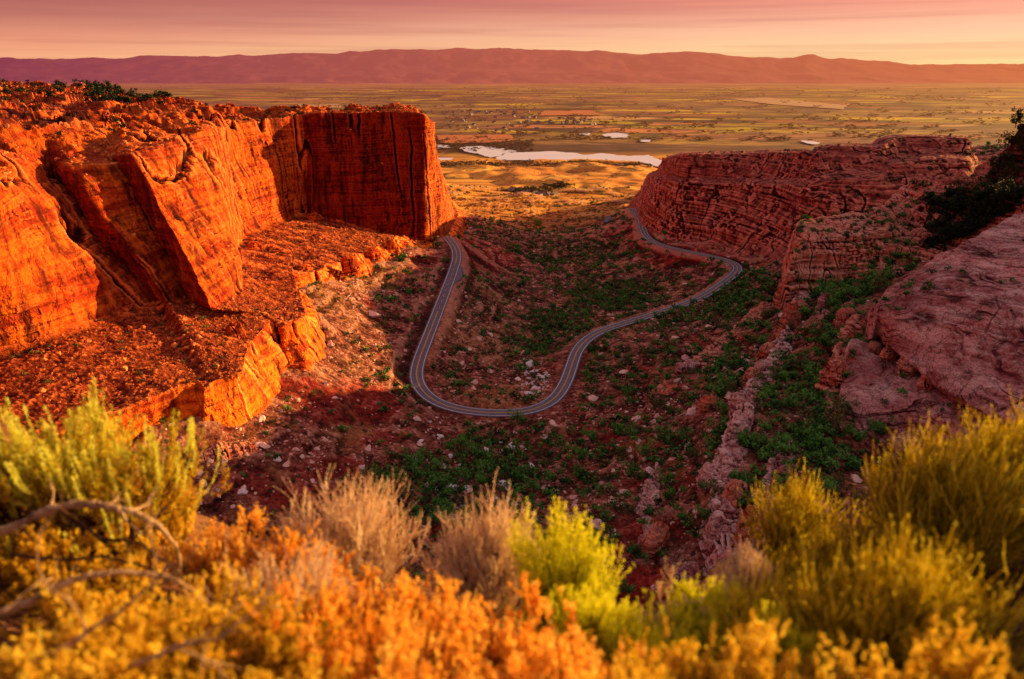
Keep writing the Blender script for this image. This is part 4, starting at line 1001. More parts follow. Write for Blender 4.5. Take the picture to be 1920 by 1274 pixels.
for k, (u, v, z, L, Wd, H, ro, mt, lb) in enumerate([
    (1668, 662, -118, 6, 4, 6, .4, 'ruddy', 'first orange knob under the overhang between the two slabs'), (1700, 690, -119, 7, 4, 6, .4, 'ruddy', 'middle orange knob under the overhang between the two slabs'), (1738, 716, -120, 6, 4, 6, .4, 'ruddy', 'last orange knob under the overhang close to the wiry shrub'),
    (1440, 668, -147, 12, 8, 8, .5, 'ruddy', 'broken ruddy rock on the spur crest above the small knob'), (1470, 560, -141, 9, 9, 13, .2, 'ruddy', 'squat orange block against the foot of the jointed ridge'),
    (1385, 770, -143, 12, 9, 9, 1.0, 'pink', 'pale cap rock at the top end of the long fin'), (1425, 700, -144, 8, 6, 6, .3, 'pink', 'small pale rock beside the ruddy spur rock'),
    (1330, 905, -154, 14, 9, 9, 1.2, 'pink', 'pink shoulder rock on the downhill side of the long fin'), (1375, 940, -150, 12, 9, 9, .9, 'ruddy', 'ruddy rock wedged below the fin among junipers'),
    (1500, 590, -138, 9, 7, 9, .4, 'ruddy', 'orange rock between the standing rock and the pale slab'), (1585, 600, -121, 9, 7, 7, .1, 'ruddy', 'rough red rock at the left end of the upper slab'),
    (1545, 605, -130, 10, 6, 7, 1.0, 'pink', 'low pink rock rib crossing the juniper thicket'), (1290, 690, -166, 16, 7, 5, .4, 'pink', 'long low pink ledge on the slope left of the spur'),
    (1240, 760, -176, 12, 7, 5, .5, 'pink', 'low pink ledge close above the road bend'), (1330, 760, -156, 10, 8, 6, .2, 'ruddy', 'red brown rock on the open slope left of the fin'),
    (1230, 1010, -160, 14, 7, 6, .9, 'ruddy', 'ruddy rib running down into the dark gully'), (1165, 1040, -165, 9, 7, 5, .9, 'ruddy', 'small ruddy rib above the lemon yellow shrub'),
    (1465, 905, -142, 10, 8, 7, .6, 'pink', 'pale angular rock amid the thick junipers'), (1530, 960, -138, 10, 9, 7, .4, 'pink', 'pale rock above the small round wiry shrub')]):
    lump(u, v, z, L, Wd, H, ro, M[mt], lb, 801 + 9*k, 2.8, n=110)
# dark tower with trees at the right edge
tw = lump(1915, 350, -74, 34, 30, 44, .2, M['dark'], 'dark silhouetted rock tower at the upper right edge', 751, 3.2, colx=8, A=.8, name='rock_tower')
tb = W(1905, 350, -74)
for k in range(34):
    f = k/33.0; h = 44*f
    a = r.uniform(2.2, 5.0)
    rad = 17*(1 - .45*f)
    s_ = float(r.uniform(4.5, 8))
    o = link('juniper', None, label='black juniper clinging to the dark rock tower', cat='juniper', group='junipers on the dark tower')
    link('crown', tmpl[1, k % 4][0], parent=o); link('trunk', tmpl[1, k % 4][1], parent=o)
    o.location = (float(tb[0] + cos(a)*rad), float(tb[1] + sin(a)*rad - 1), float(-76 + h - s_*.3)); o.scale = (s_, s_, s_*1.1); o.rotation_euler = (0, 0, float(k))

# ------------------------------------------------------------------ the valley: houses, tree belts, lone trees
M['roof'] = paint('grey_roof', (.26, .17, .17)); M['wallp'] = paint('pale_wall', (.42, .32, .30))
def house_mesh():
    v = [(-1,-.7,0),(1,-.7,0),(1,.7,0),(-1,.7,0),(-1,-.7,.6),(1,-.7,.6),(1,.7,.6),(-1,.7,.6)]
    wl = new_mesh('wall', np.array(v), np.array([(0,1,5,4),(1,2,6,5),(2,3,7,6),(3,0,4,7)]), [M['wallp']])
    rv = [(-1.1,-.8,.58),(1.1,-.8,.58),(1.1,.8,.58),(-1.1,.8,.58),(-1.1,0,1.1),(1.1,0,1.1)]
    rf = new_mesh('roof', np.array(rv), np.array([(0,1,5,4),(2,3,4,5),(0,4,3,3),(1,2,5,5)])[:2], [M['roof']])
    return wl, rf
wl, rf = house_mesh()
def house(u, v, s_, label, group, parts=True):
    z = plain_h(np.array([W(u, v, -285)[0]]), np.array([W(u, v, -285)[1]]))[0]
    p_ = W(u, v, z)
    if p_[1] < 1490: p_[2] = hz(np.array([p_[0]]), np.array([p_[1]]))[0]
    o = bpy.data.objects.new('house', None); COL.objects.link(o); o['label'] = label; o['category'] = 'house'; o['group'] = group
    for n_, m_ in (('wall', wl), ('roof', rf)):
        c_ = bpy.data.objects.new(n_, m_); COL.objects.link(c_); c_.parent = o
    o.location = p_; o.scale = (s_,)*3; o.rotation_euler = (0, 0, float(r.uniform(0, 3)))
for u, v in [(958,366),(985,369),(992,372),(1003,370),(1010,371),(1022,368),(1028,367),(975,371),(1040,366)]:
    house(u, v, 6.5, 'pale ranch house in the lone cluster on the gold plain', 'ranch houses on the gold plain')
for k in range(60):
    house(r.uniform(830, 1010), r.uniform(206, 247), r.uniform(6, 11), 'tiny pale house in the town beyond the mesa tip', 'houses of the far town')
for k in range(26):
    house(r.uniform(1030, 1120), r.uniform(222, 236), r.uniform(6, 12), 'tiny pale farm building among the yellow fields', 'farm buildings among the fields')
def fartree():
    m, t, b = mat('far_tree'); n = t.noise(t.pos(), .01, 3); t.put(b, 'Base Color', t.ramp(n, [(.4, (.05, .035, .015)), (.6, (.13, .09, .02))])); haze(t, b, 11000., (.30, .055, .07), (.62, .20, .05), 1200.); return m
M['fartree'] = fartree()
def far_trees(pts, sz, name, label):
    P = np.array(pts); merge(name, P, np.array(sz), [juniper(160 + k, 60, .18) for k in range(5)], [M['fartree'], M['fartree']], r.integers(0, 2, len(P)), label, 'trees', (.35, .6))
def plain_pt(u, v, z=-288):
    p_ = W(u, v, z); zz = float(plain_h(np.array([p_[0]]), np.array([p_[1]]))[0]) if p_[1] < 14000 else z
    return np.array([p_[0], p_[1], zz])
tp = []; ts = []
for k in range(900):
    u = r.uniform(815, 1260); v = 309 + 3*sin(u/60) + r.normal()*2 - (4 if u < 1000 else 0); tp.append(plain_pt(u, v + 2)); ts.append(r.uniform(5, 9))
for k in range(500):
    u = r.uniform(815, 1000); v = 272 + r.normal()*7; tp.append(plain_pt(u, v)); ts.append(r.uniform(8, 16))
far_trees(tp, ts, 'treeline', 'dark strip of riverside trees along the pale water')
tp = []; ts = []
for k in range(150):
    c = r.integers(0, 3); u, v = [(1000,370),(1040,364),(985,372)][c]; tp.append(plain_pt(u + r.normal()*16, v + r.normal()*2.2, -262)); ts.append(r.uniform(6, 12))
far_trees(tp, ts, 'treeline', 'dark grove around the lone ranch on the gold plain')
tp = []; ts = []
for k in range(5200):
    v = 165 + 100*r.random()**1.0; u = r.uniform(500, 1900)
    if pnoise(np.array([u/50.]), np.array([v/7.]), 0, 5)[0] < .12: continue
    p_ = W(u, v, -289); tp.append(p_); ts.append(r.uniform(9, 18)*(1 + p_[1]/14000))
far_trees(tp, ts, 'woods', 'scattered tree belts between the valley fields')
q = on_ground(1008, 424)
o = bpy.data.objects.new('tree', None); COL.objects.link(o); o['label'] = 'bright green round tree standing alone at the canyon mouth'; o['category'] = 'tree'
M['bright'] = leaf_mat('bright_foliage', (.05, .09, .01), (.14, .22, .02), (.30, .38, .03))
for n_, m_ in (('crown', quads_mesh('crown', juniper(301, 900, .06, 1.0), [M['bright']], tint=True)), ('trunk', tmpl[0, 0][1])):
    c_ = bpy.data.objects.new(n_, m_); COL.objects.link(c_); c_.parent = o
o.location = q; o.scale = (15, 15, 13)
print('scatter', round(time.time() - T0, 1))

# ------------------------------------------------------------------ the rim under the photographer
def rim_mat():
    m, t, b = mat('rim_soil'); p = t.pos(); n = t.noise(p, 6, 6, .7); n2 = t.noise(p, 40, 4, .7)
    t.put(b, 'Base Color', t.ramp(t.math('ADD', t.math('MULTIPLY', n, .5), t.math('MULTIPLY', n2, .5)), [(.38, (.05, .018, .01)), (.5, (.16, .06, .025)), (.62, (.34, .16, .07))]))
    t.put(b, 'Normal', t.bump(n2, 1.0, .01)); return m
M['rim'] = rim_mat()
def zg(x, y):
    xc = np.clip(np.abs(x), 0, 4.5)
    base = -1.62 - .50*np.clip(y, -6, 4.6) + .11*xc**2
    gap = 1.75*np.exp(-((x - .62)/.62)**2)
    return base - 1.64*np.maximum(y - 4.3 + gap, 0) - .55*np.maximum(np.abs(x) - 4.2, 0)
ys = np.r_[np.linspace(-6, 6, 150), np.linspace(6.3, 62, 60)]
xs = np.r_[np.linspace(-70, -9, 40), np.linspace(-8.5, 8.5, 220), np.linspace(9, 70, 40)]
X, Y = np.meshgrid(xs, ys)
Z = zg(X, Y) + .10*fbm(X/.9, Y/.9, 0, 4, 701) + np.where(Y > 6, 1.2*fbm(X/6, Y/6, 0, 3, 703), 0)*sstep(6, 12, Y)
me = new_mesh('rim_ground', np.stack([X, Y, Z], -1), grid_faces(*X.shape), [M['rim']])
struct('ground', me, 'sandy red ground of the canyon rim under the shrubs', 'rim ground')

# ------------------------------------------------------------------ shrubs
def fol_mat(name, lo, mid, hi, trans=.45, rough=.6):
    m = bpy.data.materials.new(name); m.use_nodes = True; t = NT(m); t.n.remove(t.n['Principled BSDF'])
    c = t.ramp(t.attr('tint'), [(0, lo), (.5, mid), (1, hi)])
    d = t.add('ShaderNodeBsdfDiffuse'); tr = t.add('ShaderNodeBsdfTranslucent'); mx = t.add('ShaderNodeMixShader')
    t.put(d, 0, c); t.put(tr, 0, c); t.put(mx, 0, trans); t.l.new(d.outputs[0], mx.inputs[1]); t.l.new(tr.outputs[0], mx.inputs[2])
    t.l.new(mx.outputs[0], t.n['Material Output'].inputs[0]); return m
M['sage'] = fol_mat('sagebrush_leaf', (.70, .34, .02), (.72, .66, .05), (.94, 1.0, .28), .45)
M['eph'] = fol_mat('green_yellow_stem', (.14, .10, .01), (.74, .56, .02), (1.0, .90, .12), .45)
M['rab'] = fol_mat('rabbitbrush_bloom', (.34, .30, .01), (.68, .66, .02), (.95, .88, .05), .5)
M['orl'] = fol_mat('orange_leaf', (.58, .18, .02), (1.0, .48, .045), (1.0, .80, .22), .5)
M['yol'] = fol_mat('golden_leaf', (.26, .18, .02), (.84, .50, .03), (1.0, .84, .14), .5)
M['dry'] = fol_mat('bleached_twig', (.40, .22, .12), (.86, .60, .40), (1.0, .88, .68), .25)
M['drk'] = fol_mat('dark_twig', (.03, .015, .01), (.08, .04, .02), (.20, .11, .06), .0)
def wood_mat():
    m, t, b = mat('weathered_wood'); p = t.pos()
    n = t.noise(t.scale(p, (9, 9, 60)), 1.0, 5, .7, 1.0); n2 = t.noise(p, 14, 4, .6)
    t.put(b, 'Base Color', t.ramp(t.math('ADD', t.math('MULTIPLY', n, .6), t.math('MULTIPLY', n2, .4)), [(.38, (.10, .05, .03)), (.5, (.40, .24, .13)), (.64, (.66, .46, .28))]))
    t.put(b, 'Normal', t.bump(n, 1.0, .01)); return m
M['wood'] = wood_mat()
fr = np.random.default_rng(99)
def unit(a): return a/(np.linalg.norm(a, axis=-1, keepdims=True) + 1e-9)
def tubes(paths, rad, sides=3):
    """paths N,K,3; rad N,K -> quads"""
    T = unit(np.gradient(paths, axis=1)); ref = np.array([.37, .21, .9])
    A = unit(np.cross(T, ref + 0*T)); B = np.cross(T, A)
    an = np.linspace(0, 2*pi, sides + 1)
    ring = paths[:, :, None] + (A[:, :, None]*np.cos(an)[None, None, :, None] + B[:, :, None]*np.sin(an)[None, None, :, None])*rad[:, :, None, None]
    return np.stack([ring[:, :-1, :-1], ring[:, :-1, 1:], ring[:, 1:, 1:], ring[:, 1:, :-1]], 3).reshape(len(paths), -1, 4, 3)
def curves(start, d0, L, K, up, wob):
    """grow stems: start N,3, dir N,3, length N"""
    n = len(start); P = np.zeros((n, K, 3)); P[:, 0] = start; d = unit(d0)
    for k in range(1, K):
        d = unit(d + np.array([0, 0, up]) + fr.normal(size=(n, 3))*wob)
        P[:, k] = P[:, k-1] + d*(L/(K - 1))[:, None]
    return P
def branch(par, n, tmin, tmax, L, K, up, wob, spread):
    i = fr.integers(0, len(par), n); t = fr.uniform(tmin, tmax, n)*(par.shape[1] - 1); k = np.minimum(t.astype(int), par.shape[1] - 2); f = (t - k)[:, None]
    s_ = par[i, k]*(1 - f) + par[i, k+1]*f
    d = unit(par[i, k+1] - par[i, k]) + fr.normal(size=(n, 3))*spread
    return curves(s_, d, L*fr.uniform(.6, 1.2, n)*(1 - .35*t/(par.shape[1] - 1)), K, up, wob)
def leaves(paths, per, l, w_, t0=.0, tilt=.8):
    """small leaf quads set along stems"""
    n, K = paths.shape[:2]; i = np.repeat(np.arange(n), per); t = fr.uniform(t0, 1, n*per)*(K - 1); k = np.minimum(t.astype(int), K - 2); f = (t - k)[:, None]
    c = paths[i, k]*(1 - f) + paths[i, k+1]*f; tg = unit(paths[i, k+1] - paths[i, k])
    d = unit(tg*(1 - tilt*.5) + fr.normal(size=c.shape)*tilt*.8)
    sd_ = unit(np.cross(d, fr.normal(size=c.shape))); ll = (l*fr.uniform(.6, 1.3, len(c)))[:, None]; ww = (w_*fr.uniform(.7, 1.2, len(c)))[:, None]
    return np.stack([c, c + d*ll*.5 + sd_*ww, c + d*ll, c + d*ll*.5 - sd_*ww], 1), i
def qmesh(name, q, tint, m):
    return new_mesh(name, q.reshape(-1, 3), np.arange(len(q)*4, dtype=np.int32).reshape(-1, 4), [m], attrs={'tint': np.repeat(tint, 4)})
def place(u, v, y):
    k = FPX*CP + (637 - v)*SP; return (u - 960)/k*y, (-FPX*SP + (637 - v)*CP)/k*y
def stemq(paths, r0, r1, sides=3):
    n, K = paths.shape[:2]; rad = np.linspace(r0, r1, K)[None]*fr.uniform(.7, 1.3, n)[:, None]
    return tubes(paths, rad, sides)
def shrub(kind, u, v, y, hw, name, label, cat, group=None, dens=1.0, lean=0.0):
    x, zt = place(u, v, y); rx = hw/(FPX*CP + (637 - v)*SP)*y; zb = float(zg(np.array([x]), np.array([y]))[0]) + .02
    H = max(.25, (zt - zb)*{'eph': 1.02, 'sage': .98, 'dry': 1.08}.get(kind, 1.14)); o = bpy.data.objects.new(name, None); COL.objects.link(o); o.location = (x, y, zb)
    o['label'] = label; o['category'] = cat
    if group: o['group'] = group
    tone = float(fr.normal()*.12) if group else 0.0
    def part(nm, q, tint, m): link(nm, qmesh(nm, q, np.clip(tint + tone, 0, 1), m), parent=o)
    n0 = {'eph': 46, 'sage': 20, 'rab': 30, 'leafy': 22, 'dry': 26, 'grass': 60}[kind]
    a = fr.uniform(0, 2*pi, n0); rr = np.sqrt(fr.uniform(0, 1, n0)); st = np.stack([np.cos(a)*rr*rx*.16, np.sin(a)*rr*rx*.16, 0*a], 1)
    tgt = np.stack([np.cos(a)*rr*rx*.9 + lean*H, np.sin(a)*rr*rx*.6, H*(1 - .35*rr**2)*fr.uniform(.62, .86, n0)], 1)
    L = np.linalg.norm(tgt - st, axis=1)
    d0 = unit(tgt - st) + np.array([0, 0, -.25])*rr[:, None]
    if kind == 'eph':
        P0 = curves(st, d0, L*.80, 7, .05, .09)
        P1 = branch(P0, int(420*dens), .15, .95, H*.42, 6, .16, .06, .26)
        P2 = branch(P1, int(1700*dens), .1, 1.0, H*.27, 5, .14, .06, .30)
        part('branch', stemq(P0, .006, .003).reshape(-1, 4, 3), np.full(len(P0)*18, .15), M['drk'])
        q1 = stemq(P1, .0030, .0018); q2 = stemq(P2, .0024, .0014)
        hgt = np.clip(P2[:, -1, 2]/H, 0, 1.1)
        t2 = np.clip(.05 + .6*hgt + fr.normal(size=len(P2))*.30, 0, 1)
        tint = np.concatenate([np.repeat(np.clip(fr.normal(size=len(P1))*.15 + .3, 0, 1), q1.shape[1]), np.repeat(t2, q2.shape[1])])
        part('stem', np.concatenate([q1.reshape(-1, 4, 3), q2.reshape(-1, 4, 3)]), tint, M['eph'])
        lq, li = leaves(P2, 6, .0095, .0030, .05, .9)
        part('bud', lq, np.clip(t2[li] + .25 + fr.normal(size=len(li))*.2, 0, 1), M['eph'])
    elif kind == 'sage':
        P0 = curves(st*1.2, d0, L*.8, 8, .05, .20)
        P1 = branch(P0, int(130*dens), .25, .95, H*.34, 6, .10, .16, .45)
        P2 = branch(P1, int(400*dens), .3, 1.0, H*.24, 6, .30, .06, .35)
        P3 = branch(P1, int(110*dens), .7, 1.0, H*.32, 6, .45, .03, .12)
        part('branch', np.concatenate([stemq(P0, .013, .005, 5).reshape(-1, 4, 3), stemq(P1, .005, .0022, 4).reshape(-1, 4, 3), stemq(P2, .0024, .001).reshape(-1, 4, 3)]),
             fr.uniform(0, .8, len(P0)*35 + len(P1)*20 + len(P2)*15), M['drk'])
        l2, i2 = leaves(P2, int(52), .021, .0034, .1, .75); l3, i3 = leaves(P3, 150, .016, .0034, .0, .55)
        h2 = np.clip(l2[:, 2, 2]/H, 0, 1)
        part('foliage', np.concatenate([l2, l3]), np.clip(np.concatenate([-.25 + .95*h2 + fr.normal(size=len(l2))*.22, .72 + fr.normal(size=len(l3))*.18]), 0, 1), M['sage'])
    elif kind == 'rab':
        P0 = curves(st, d0, L*.85, 6, .05, .08)
        P1 = branch(P0, int(300*dens), .3, .95, H*.33, 6, .18, .06, .25)
        P2 = branch(P1, int(900*dens), .4, 1.0, H*.16, 4, .25, .06, .25)
        part('stem', np.concatenate([stemq(P0, .005, .003).reshape(-1, 4, 3), stemq(P1, .0028, .0014).reshape(-1, 4, 3)]), fr.uniform(0, .5, len(P0)*15 + len(P1)*15), M['rab'])
        l2, i2 = leaves(P2, 34, .014, .0030, .0, .85); l1, i1 = leaves(P1, 16, .020, .0016, .1, .6)
        h2 = np.clip(l2[:, 2, 2]/H, 0, 1)
        part('bloom', np.concatenate([l2, l1]), np.clip(np.concatenate([.35 + .5*h2 + fr.normal(size=len(l2))*.15, .3 + fr.normal(size=len(l1))*.15]), 0, 1), M['rab'])
    elif kind in ('leafy',):
        mt = M['orl'] if group and 'orange' in group else M['yol']
        P0 = curves(st, d0, L*.85, 6, .04, .12)
        P1 = branch(P0, int(230*dens), .2, .95, H*.30, 6, .12, .12, .40)
        P2 = branch(P1, int(650*dens), .3, 1.0, H*.15, 5, .2, .10, .35)
        part('branch', np.concatenate([stemq(P0, .006, .003).reshape(-1, 4, 3), stemq(P1, .0026, .0014).reshape(-1, 4, 3)]), fr.uniform(0, 1, len(P0)*15 + len(P1)*15), M['drk'])
        l2, i2 = leaves(P2, 30, .015, .0056, .0, .9); h2 = np.clip(l2[:, 2, 2]/H, 0, 1)
        part('foliage', l2, np.clip(.15 + .55*h2 + fr.normal(size=len(l2))*.2, 0, 1), mt)
    elif kind == 'dry':
        P0 = curves(st, d0, L*.85, 7, .04, .10)
        P1 = branch(P0, int(300*dens), .15, .95, H*.42, 7, .12, .09, .30)
        P2 = branch(P1, int(1900*dens), .25, 1.0, H*.20, 5, .14, .12, .36)
        q = [stemq(P0, .006, .003), stemq(P1, .0036, .0020), stemq(P2, .0023, .0014)]
        tint = np.concatenate([np.repeat(np.clip(.2 + .5*P_[:, -1, 2]/H + fr.normal(size=len(P_))*.18, 0, 1), q_.shape[1]) for P_, q_ in zip((P0, P1, P2), q)])
        part('stem', np.concatenate([q_.reshape(-1, 4, 3) for q_ in q]), tint, M['dry'])
        l2, i2 = leaves(P2, 11, .009, .0032, .3, .9)
        part('seed_head', l2, np.clip(.55 + fr.normal(size=len(l2))*.2, 0, 1), M['dry'])
    elif kind == 'grass':
        n = int(2600*dens); a = fr.uniform(0, 2*pi, n); rr = np.sqrt(fr.uniform(0, 1, n))
        s2 = np.stack([np.cos(a)*rr*rx, np.sin(a)*rr*rx*.7, 0*a], 1)
        P0 = curves(s2, np.stack([np.cos(a)*.25, np.sin(a)*.25, 1 + 0*a], 1), H*fr.uniform(.45, 1.05, n)*(1 - .3*rr), 5, .05, .08)
        q = stemq(P0, .0028, .0008)
        part('blade', q.reshape(-1, 4, 3), np.repeat(np.clip(.5 + fr.normal(size=n)*.25, 0, 1), q.shape[1]), M['yol'])
    return o
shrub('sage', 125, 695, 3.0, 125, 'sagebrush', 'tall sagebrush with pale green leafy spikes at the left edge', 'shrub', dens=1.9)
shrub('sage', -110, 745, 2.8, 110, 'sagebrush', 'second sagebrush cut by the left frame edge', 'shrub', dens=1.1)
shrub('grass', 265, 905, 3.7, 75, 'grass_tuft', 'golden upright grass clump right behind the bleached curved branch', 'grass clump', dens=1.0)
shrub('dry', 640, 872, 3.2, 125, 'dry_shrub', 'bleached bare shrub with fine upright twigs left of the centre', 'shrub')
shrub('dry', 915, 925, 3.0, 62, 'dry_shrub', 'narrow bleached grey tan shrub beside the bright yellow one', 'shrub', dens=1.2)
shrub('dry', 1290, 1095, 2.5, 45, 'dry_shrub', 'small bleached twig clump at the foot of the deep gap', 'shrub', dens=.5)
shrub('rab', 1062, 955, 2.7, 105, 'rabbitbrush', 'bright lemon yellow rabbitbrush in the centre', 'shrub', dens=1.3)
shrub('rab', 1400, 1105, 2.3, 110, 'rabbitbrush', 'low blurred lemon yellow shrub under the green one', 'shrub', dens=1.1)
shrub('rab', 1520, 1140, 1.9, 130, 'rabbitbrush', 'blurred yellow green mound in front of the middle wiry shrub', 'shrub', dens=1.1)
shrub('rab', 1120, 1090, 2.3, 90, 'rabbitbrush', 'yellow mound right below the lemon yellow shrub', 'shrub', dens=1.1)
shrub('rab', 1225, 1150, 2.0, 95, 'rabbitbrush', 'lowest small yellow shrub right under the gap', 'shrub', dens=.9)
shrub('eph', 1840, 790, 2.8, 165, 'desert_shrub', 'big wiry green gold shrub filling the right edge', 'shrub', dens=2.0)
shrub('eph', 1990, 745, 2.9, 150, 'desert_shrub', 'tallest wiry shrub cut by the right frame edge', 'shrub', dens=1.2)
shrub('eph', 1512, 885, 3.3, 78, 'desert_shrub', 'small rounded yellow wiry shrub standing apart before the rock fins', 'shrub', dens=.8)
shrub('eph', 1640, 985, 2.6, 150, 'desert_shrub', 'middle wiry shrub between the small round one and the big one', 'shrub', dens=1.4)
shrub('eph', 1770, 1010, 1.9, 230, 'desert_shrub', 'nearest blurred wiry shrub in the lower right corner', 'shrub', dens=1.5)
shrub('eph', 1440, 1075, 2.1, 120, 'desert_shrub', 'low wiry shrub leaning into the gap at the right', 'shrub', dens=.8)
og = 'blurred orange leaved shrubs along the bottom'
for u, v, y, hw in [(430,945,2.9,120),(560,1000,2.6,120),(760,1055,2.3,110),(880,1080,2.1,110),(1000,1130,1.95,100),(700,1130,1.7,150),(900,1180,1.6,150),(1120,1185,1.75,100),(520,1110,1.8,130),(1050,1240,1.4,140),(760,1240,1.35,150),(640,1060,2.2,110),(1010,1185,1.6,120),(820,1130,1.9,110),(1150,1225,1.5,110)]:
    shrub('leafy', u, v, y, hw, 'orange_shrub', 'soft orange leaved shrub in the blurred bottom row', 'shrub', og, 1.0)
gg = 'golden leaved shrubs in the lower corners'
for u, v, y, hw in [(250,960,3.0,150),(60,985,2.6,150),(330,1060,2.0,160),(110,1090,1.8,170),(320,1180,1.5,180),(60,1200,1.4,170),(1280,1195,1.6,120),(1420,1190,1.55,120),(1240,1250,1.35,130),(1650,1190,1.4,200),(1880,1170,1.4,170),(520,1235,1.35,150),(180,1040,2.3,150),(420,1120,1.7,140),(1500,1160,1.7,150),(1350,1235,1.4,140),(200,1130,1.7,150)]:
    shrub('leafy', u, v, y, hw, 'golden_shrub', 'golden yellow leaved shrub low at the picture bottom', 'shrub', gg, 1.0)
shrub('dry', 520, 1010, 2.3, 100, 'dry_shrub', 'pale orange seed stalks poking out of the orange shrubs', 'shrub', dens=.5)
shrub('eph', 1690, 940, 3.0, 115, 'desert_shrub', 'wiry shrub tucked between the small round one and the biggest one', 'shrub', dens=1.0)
shrub('rab', 1330, 1085, 2.45, 70, 'rabbitbrush', 'small lime tuft at the right lip of the deep gap', 'shrub', dens=.8)
shrub('dry', 1400, 1010, 2.9, 50, 'dry_shrub', 'thin pale twigs beside the small round wiry shrub', 'shrub', dens=.5)
# dead branches
def bough(pts, r0, r1, label, mt, name='dead_branch', forks=0, top=True, seed=0, parent=None):
    P = []
    for u, v, y in pts: x, z = place(u, v, y); P.append((x, y, z))
    P = catmull(P, 16)
    P = P + .016*np.stack([fbm(P[:, 0]*7, P[:, 1]*7, P[:, 2]*7, 4, 800 + k + seed, .6) for k in range(3)], 1) + .006*np.stack([fbm(P[:, 0]*30, P[:, 1]*30, P[:, 2]*30, 2, 820 + k + seed) for k in range(3)], 1)
    rad = np.linspace(r0, r1, len(P))*(1 + .35*fbm(P[:, 0]*14, P[:, 2]*14, 0, 3, 810 + seed))
    def tq(P, rad, n):
        q = tube_quads(P, rad, n); c = q.mean(1, keepdims=True)
        return q + (.22*r0*fbm(q[..., 0]*60, q[..., 1]*60, q[..., 2]*25, 2, 830))[..., None]*np.array([.3, .2, 1.])
    q = tq(P, rad, 10)
    def fin(nm, q, par):
        me = quads_mesh(nm, q, [mt]); me.attributes.new('tint', 'FLOAT', 'POINT').data.foreach_set('value', np.full(len(me.vertices), .4, F32))
        return link(nm, me, parent=par) if par else link(nm, me, label=label, cat='branch')
    o = fin(name, q, None)
    for k in range(forks):
        i = int(fr.uniform(.2, .92)*len(P)); T = unit(P[min(i + 2, len(P)-1)] - P[i-1]); L = fr.uniform(.10, .34)
        c = curves(P[i][None], (T + fr.normal(size=3)*.7)[None], np.array([L]), 9, -.05 if k % 2 else .10, .28)[0]
        fin('twig', tube_quads(c, np.linspace(rad[i]*.55, .0012, 9), 6), o)
        for m in range(2):
            j = fr.integers(3, 8); c2 = curves(c[j][None], (unit(c[j] - c[j-1]) + fr.normal(size=3)*.8)[None], np.array([L*.5]), 6, .05, .3)[0]
            fin('twig', tube_quads(c2, np.linspace(rad[i]*.28, .0008, 6), 5), o)
    return o
bough([(-60,1012,2.45),(20,990,2.45),(90,958,2.5),(150,945,2.5),(210,952,2.5),(262,966,2.5),(305,992,2.5),(330,1030,2.5),(338,1085,2.5)], .024, .007, 'thick pale weathered branch arching over the golden shrubs', M['wood'], forks=5)
bough([(110,955,2.45),(150,978,2.43),(185,1008,2.4),(250,1018,2.4),(300,1048,2.35),(345,1080,2.35)], .010, .004, 'thin dark branch hanging under the pale arch', M['drk'], forks=6, seed=3)
bough([(243,970,2.45),(250,1000,2.45),(244,1030,2.45),(256,1060,2.45)], .009, .005, 'short dark upright stub below the pale arch', M['drk'], forks=3, seed=5)
bough([(20,1040,2.3),(110,1050,2.3),(200,1046,2.3),(290,1070,2.25),(350,1110,2.2)], .009, .004, 'long dark twisted twig crossing the golden shrubs', M['drk'], forks=6, seed=8)
bough([(-40,1165,1.9),(60,1128,1.9),(150,1085,1.95),(250,1075,2.0),(330,1090,2.0),(400,1135,2.0)], .017, .005, 'blurred pale branch low at the left', M['wood'], forks=4, seed=11)
bough([(60,1250,1.5),(150,1195,1.5),(240,1135,1.55),(330,1050,1.6)], .011, .003, 'blurred slanting stick in the lower left corner', M['wood'], forks=3, seed=14)
bough([(230,1260,1.5),(330,1215,1.5),(420,1190,1.5),(500,1130,1.55)], .009, .003, 'second blurred stick right of the corner stick', M['wood'], forks=3, seed=17)
bough([(-20,850,2.9),(10,920,2.9),(40,985,2.85)], .014, .024, 'dark sagebrush limb at the left edge', M['drk'], forks=4, seed=20)
print('foreground', round(time.time() - T0, 1))

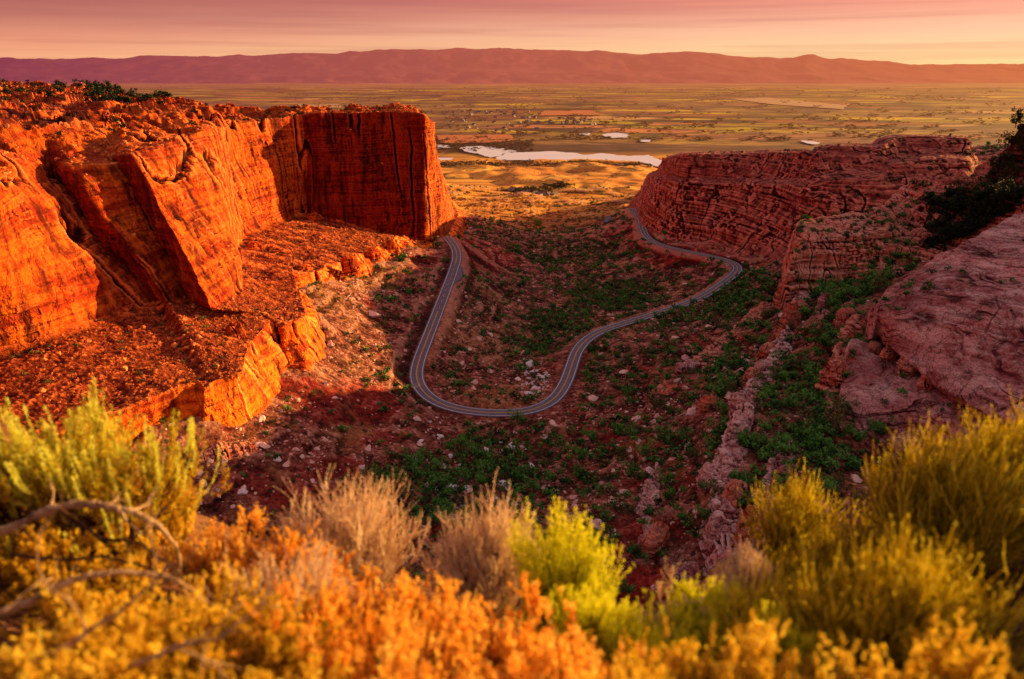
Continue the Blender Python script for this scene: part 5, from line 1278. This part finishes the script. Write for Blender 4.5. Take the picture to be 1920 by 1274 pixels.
# ------------------------------------------------------------------ camera, sun, sky
cam = bpy.data.cameras.new('camera'); co = bpy.data.objects.new('camera', cam); COL.objects.link(co); scene.camera = co
cam.sensor_width = 36; cam.lens = 36*FPX/1920; cam.clip_start = .05; cam.clip_end = 200000
co.location = (0, 0, 0); co.rotation_euler = (radians(90) - PITCH, 0, 0)
cam.dof.use_dof = True; cam.dof.focus_distance = 28.0; cam.dof.aperture_fstop = 1.15
SAZ, SEL = radians(62), radians(9.5)
sd = np.array([sin(SAZ)*cos(SEL), cos(SAZ)*cos(SEL), sin(SEL)])
sun = bpy.data.lights.new('sun', 'SUN'); so = bpy.data.objects.new('sun', sun); COL.objects.link(so)
sun.energy = 11.5; sun.angle = radians(.6); sun.color = (1.0, .62, .18)
import mathutils
so.rotation_euler = mathutils.Vector(sd).to_track_quat('Z', 'Y').to_euler()
so.location = (200, 50, 200)
w = bpy.data.worlds.new('World'); scene.world = w; w.use_nodes = True
t = NT(w); bg = t.n['Background']
tc = t.add('ShaderNodeTexCoord').outputs['Generated']; s = t.sep(tc)
elev = s[2]
gl = t.ramp(elev, [(0, (.74, .28, .15)), (.012, (.90, .36, .20)), (.03, (.76, .24, .15)), (.055, (.40, .09, .08)), (.09, (.26, .055, .065)), (.35, (.16, .10, .13)), (1, (.35, .31, .35))])
gr_ = t.ramp(elev, [(0, (1.0, .64, .28)), (.02, (1.0, .66, .33)), (.04, (1.0, .54, .33)), (.085, (.84, .22, .15)), (.35, (.60, .37, .34)), (1, (.35, .31, .35))])
hz_ = t.vmath('NORMALIZE', t.vmath('MULTIPLY', tc, (1, 1, 0)))
side = t.math('MULTIPLY_ADD', t.sep(hz_)[0], .75, .58, clamp=True)
cl = t.noise(t.scale(tc, (2.2, 2.2, 42)), 1.0, 5, .55)
side2 = t.math('ADD', side, t.math('MULTIPLY', t.math('SUBTRACT', cl, .5), .55), clamp=True)
c = t.mix(side2, gl, gr_)
cl2 = t.noise(t.scale(tc, (1.5, 1.5, 70)), 1.0, 4, .5)
c = t.mix(t.math('MULTIPLY', t.ramp(cl2, [(.52, 0), (.66, 1)]), .28), c, (.42, .11, .10))
sky = t.add('ShaderNodeTexSky', sky_type='NISHITA'); sky.sun_disc = False; sky.sun_elevation = SEL; sky.sun_rotation = SAZ
nis = t.mix(1.0, sky.outputs[0], (.012, .009, .012), 'MULTIPLY')
c = t.mix(1.0, c, nis, 'ADD')
t.put(bg, 0, c); t.put(bg, 1, 1.0)
scene.view_settings.view_transform = 'Standard'; scene.view_settings.look = 'None'; scene.view_settings.exposure = 0
scene.cycles.use_denoising = True
scene.cycles.max_bounces = 5; scene.cycles.diffuse_bounces = 3; scene.cycles.transparent_max_bounces = 4
scene.cycles.sample_clamp_indirect = 4
print('total', round(time.time() - T0, 1))
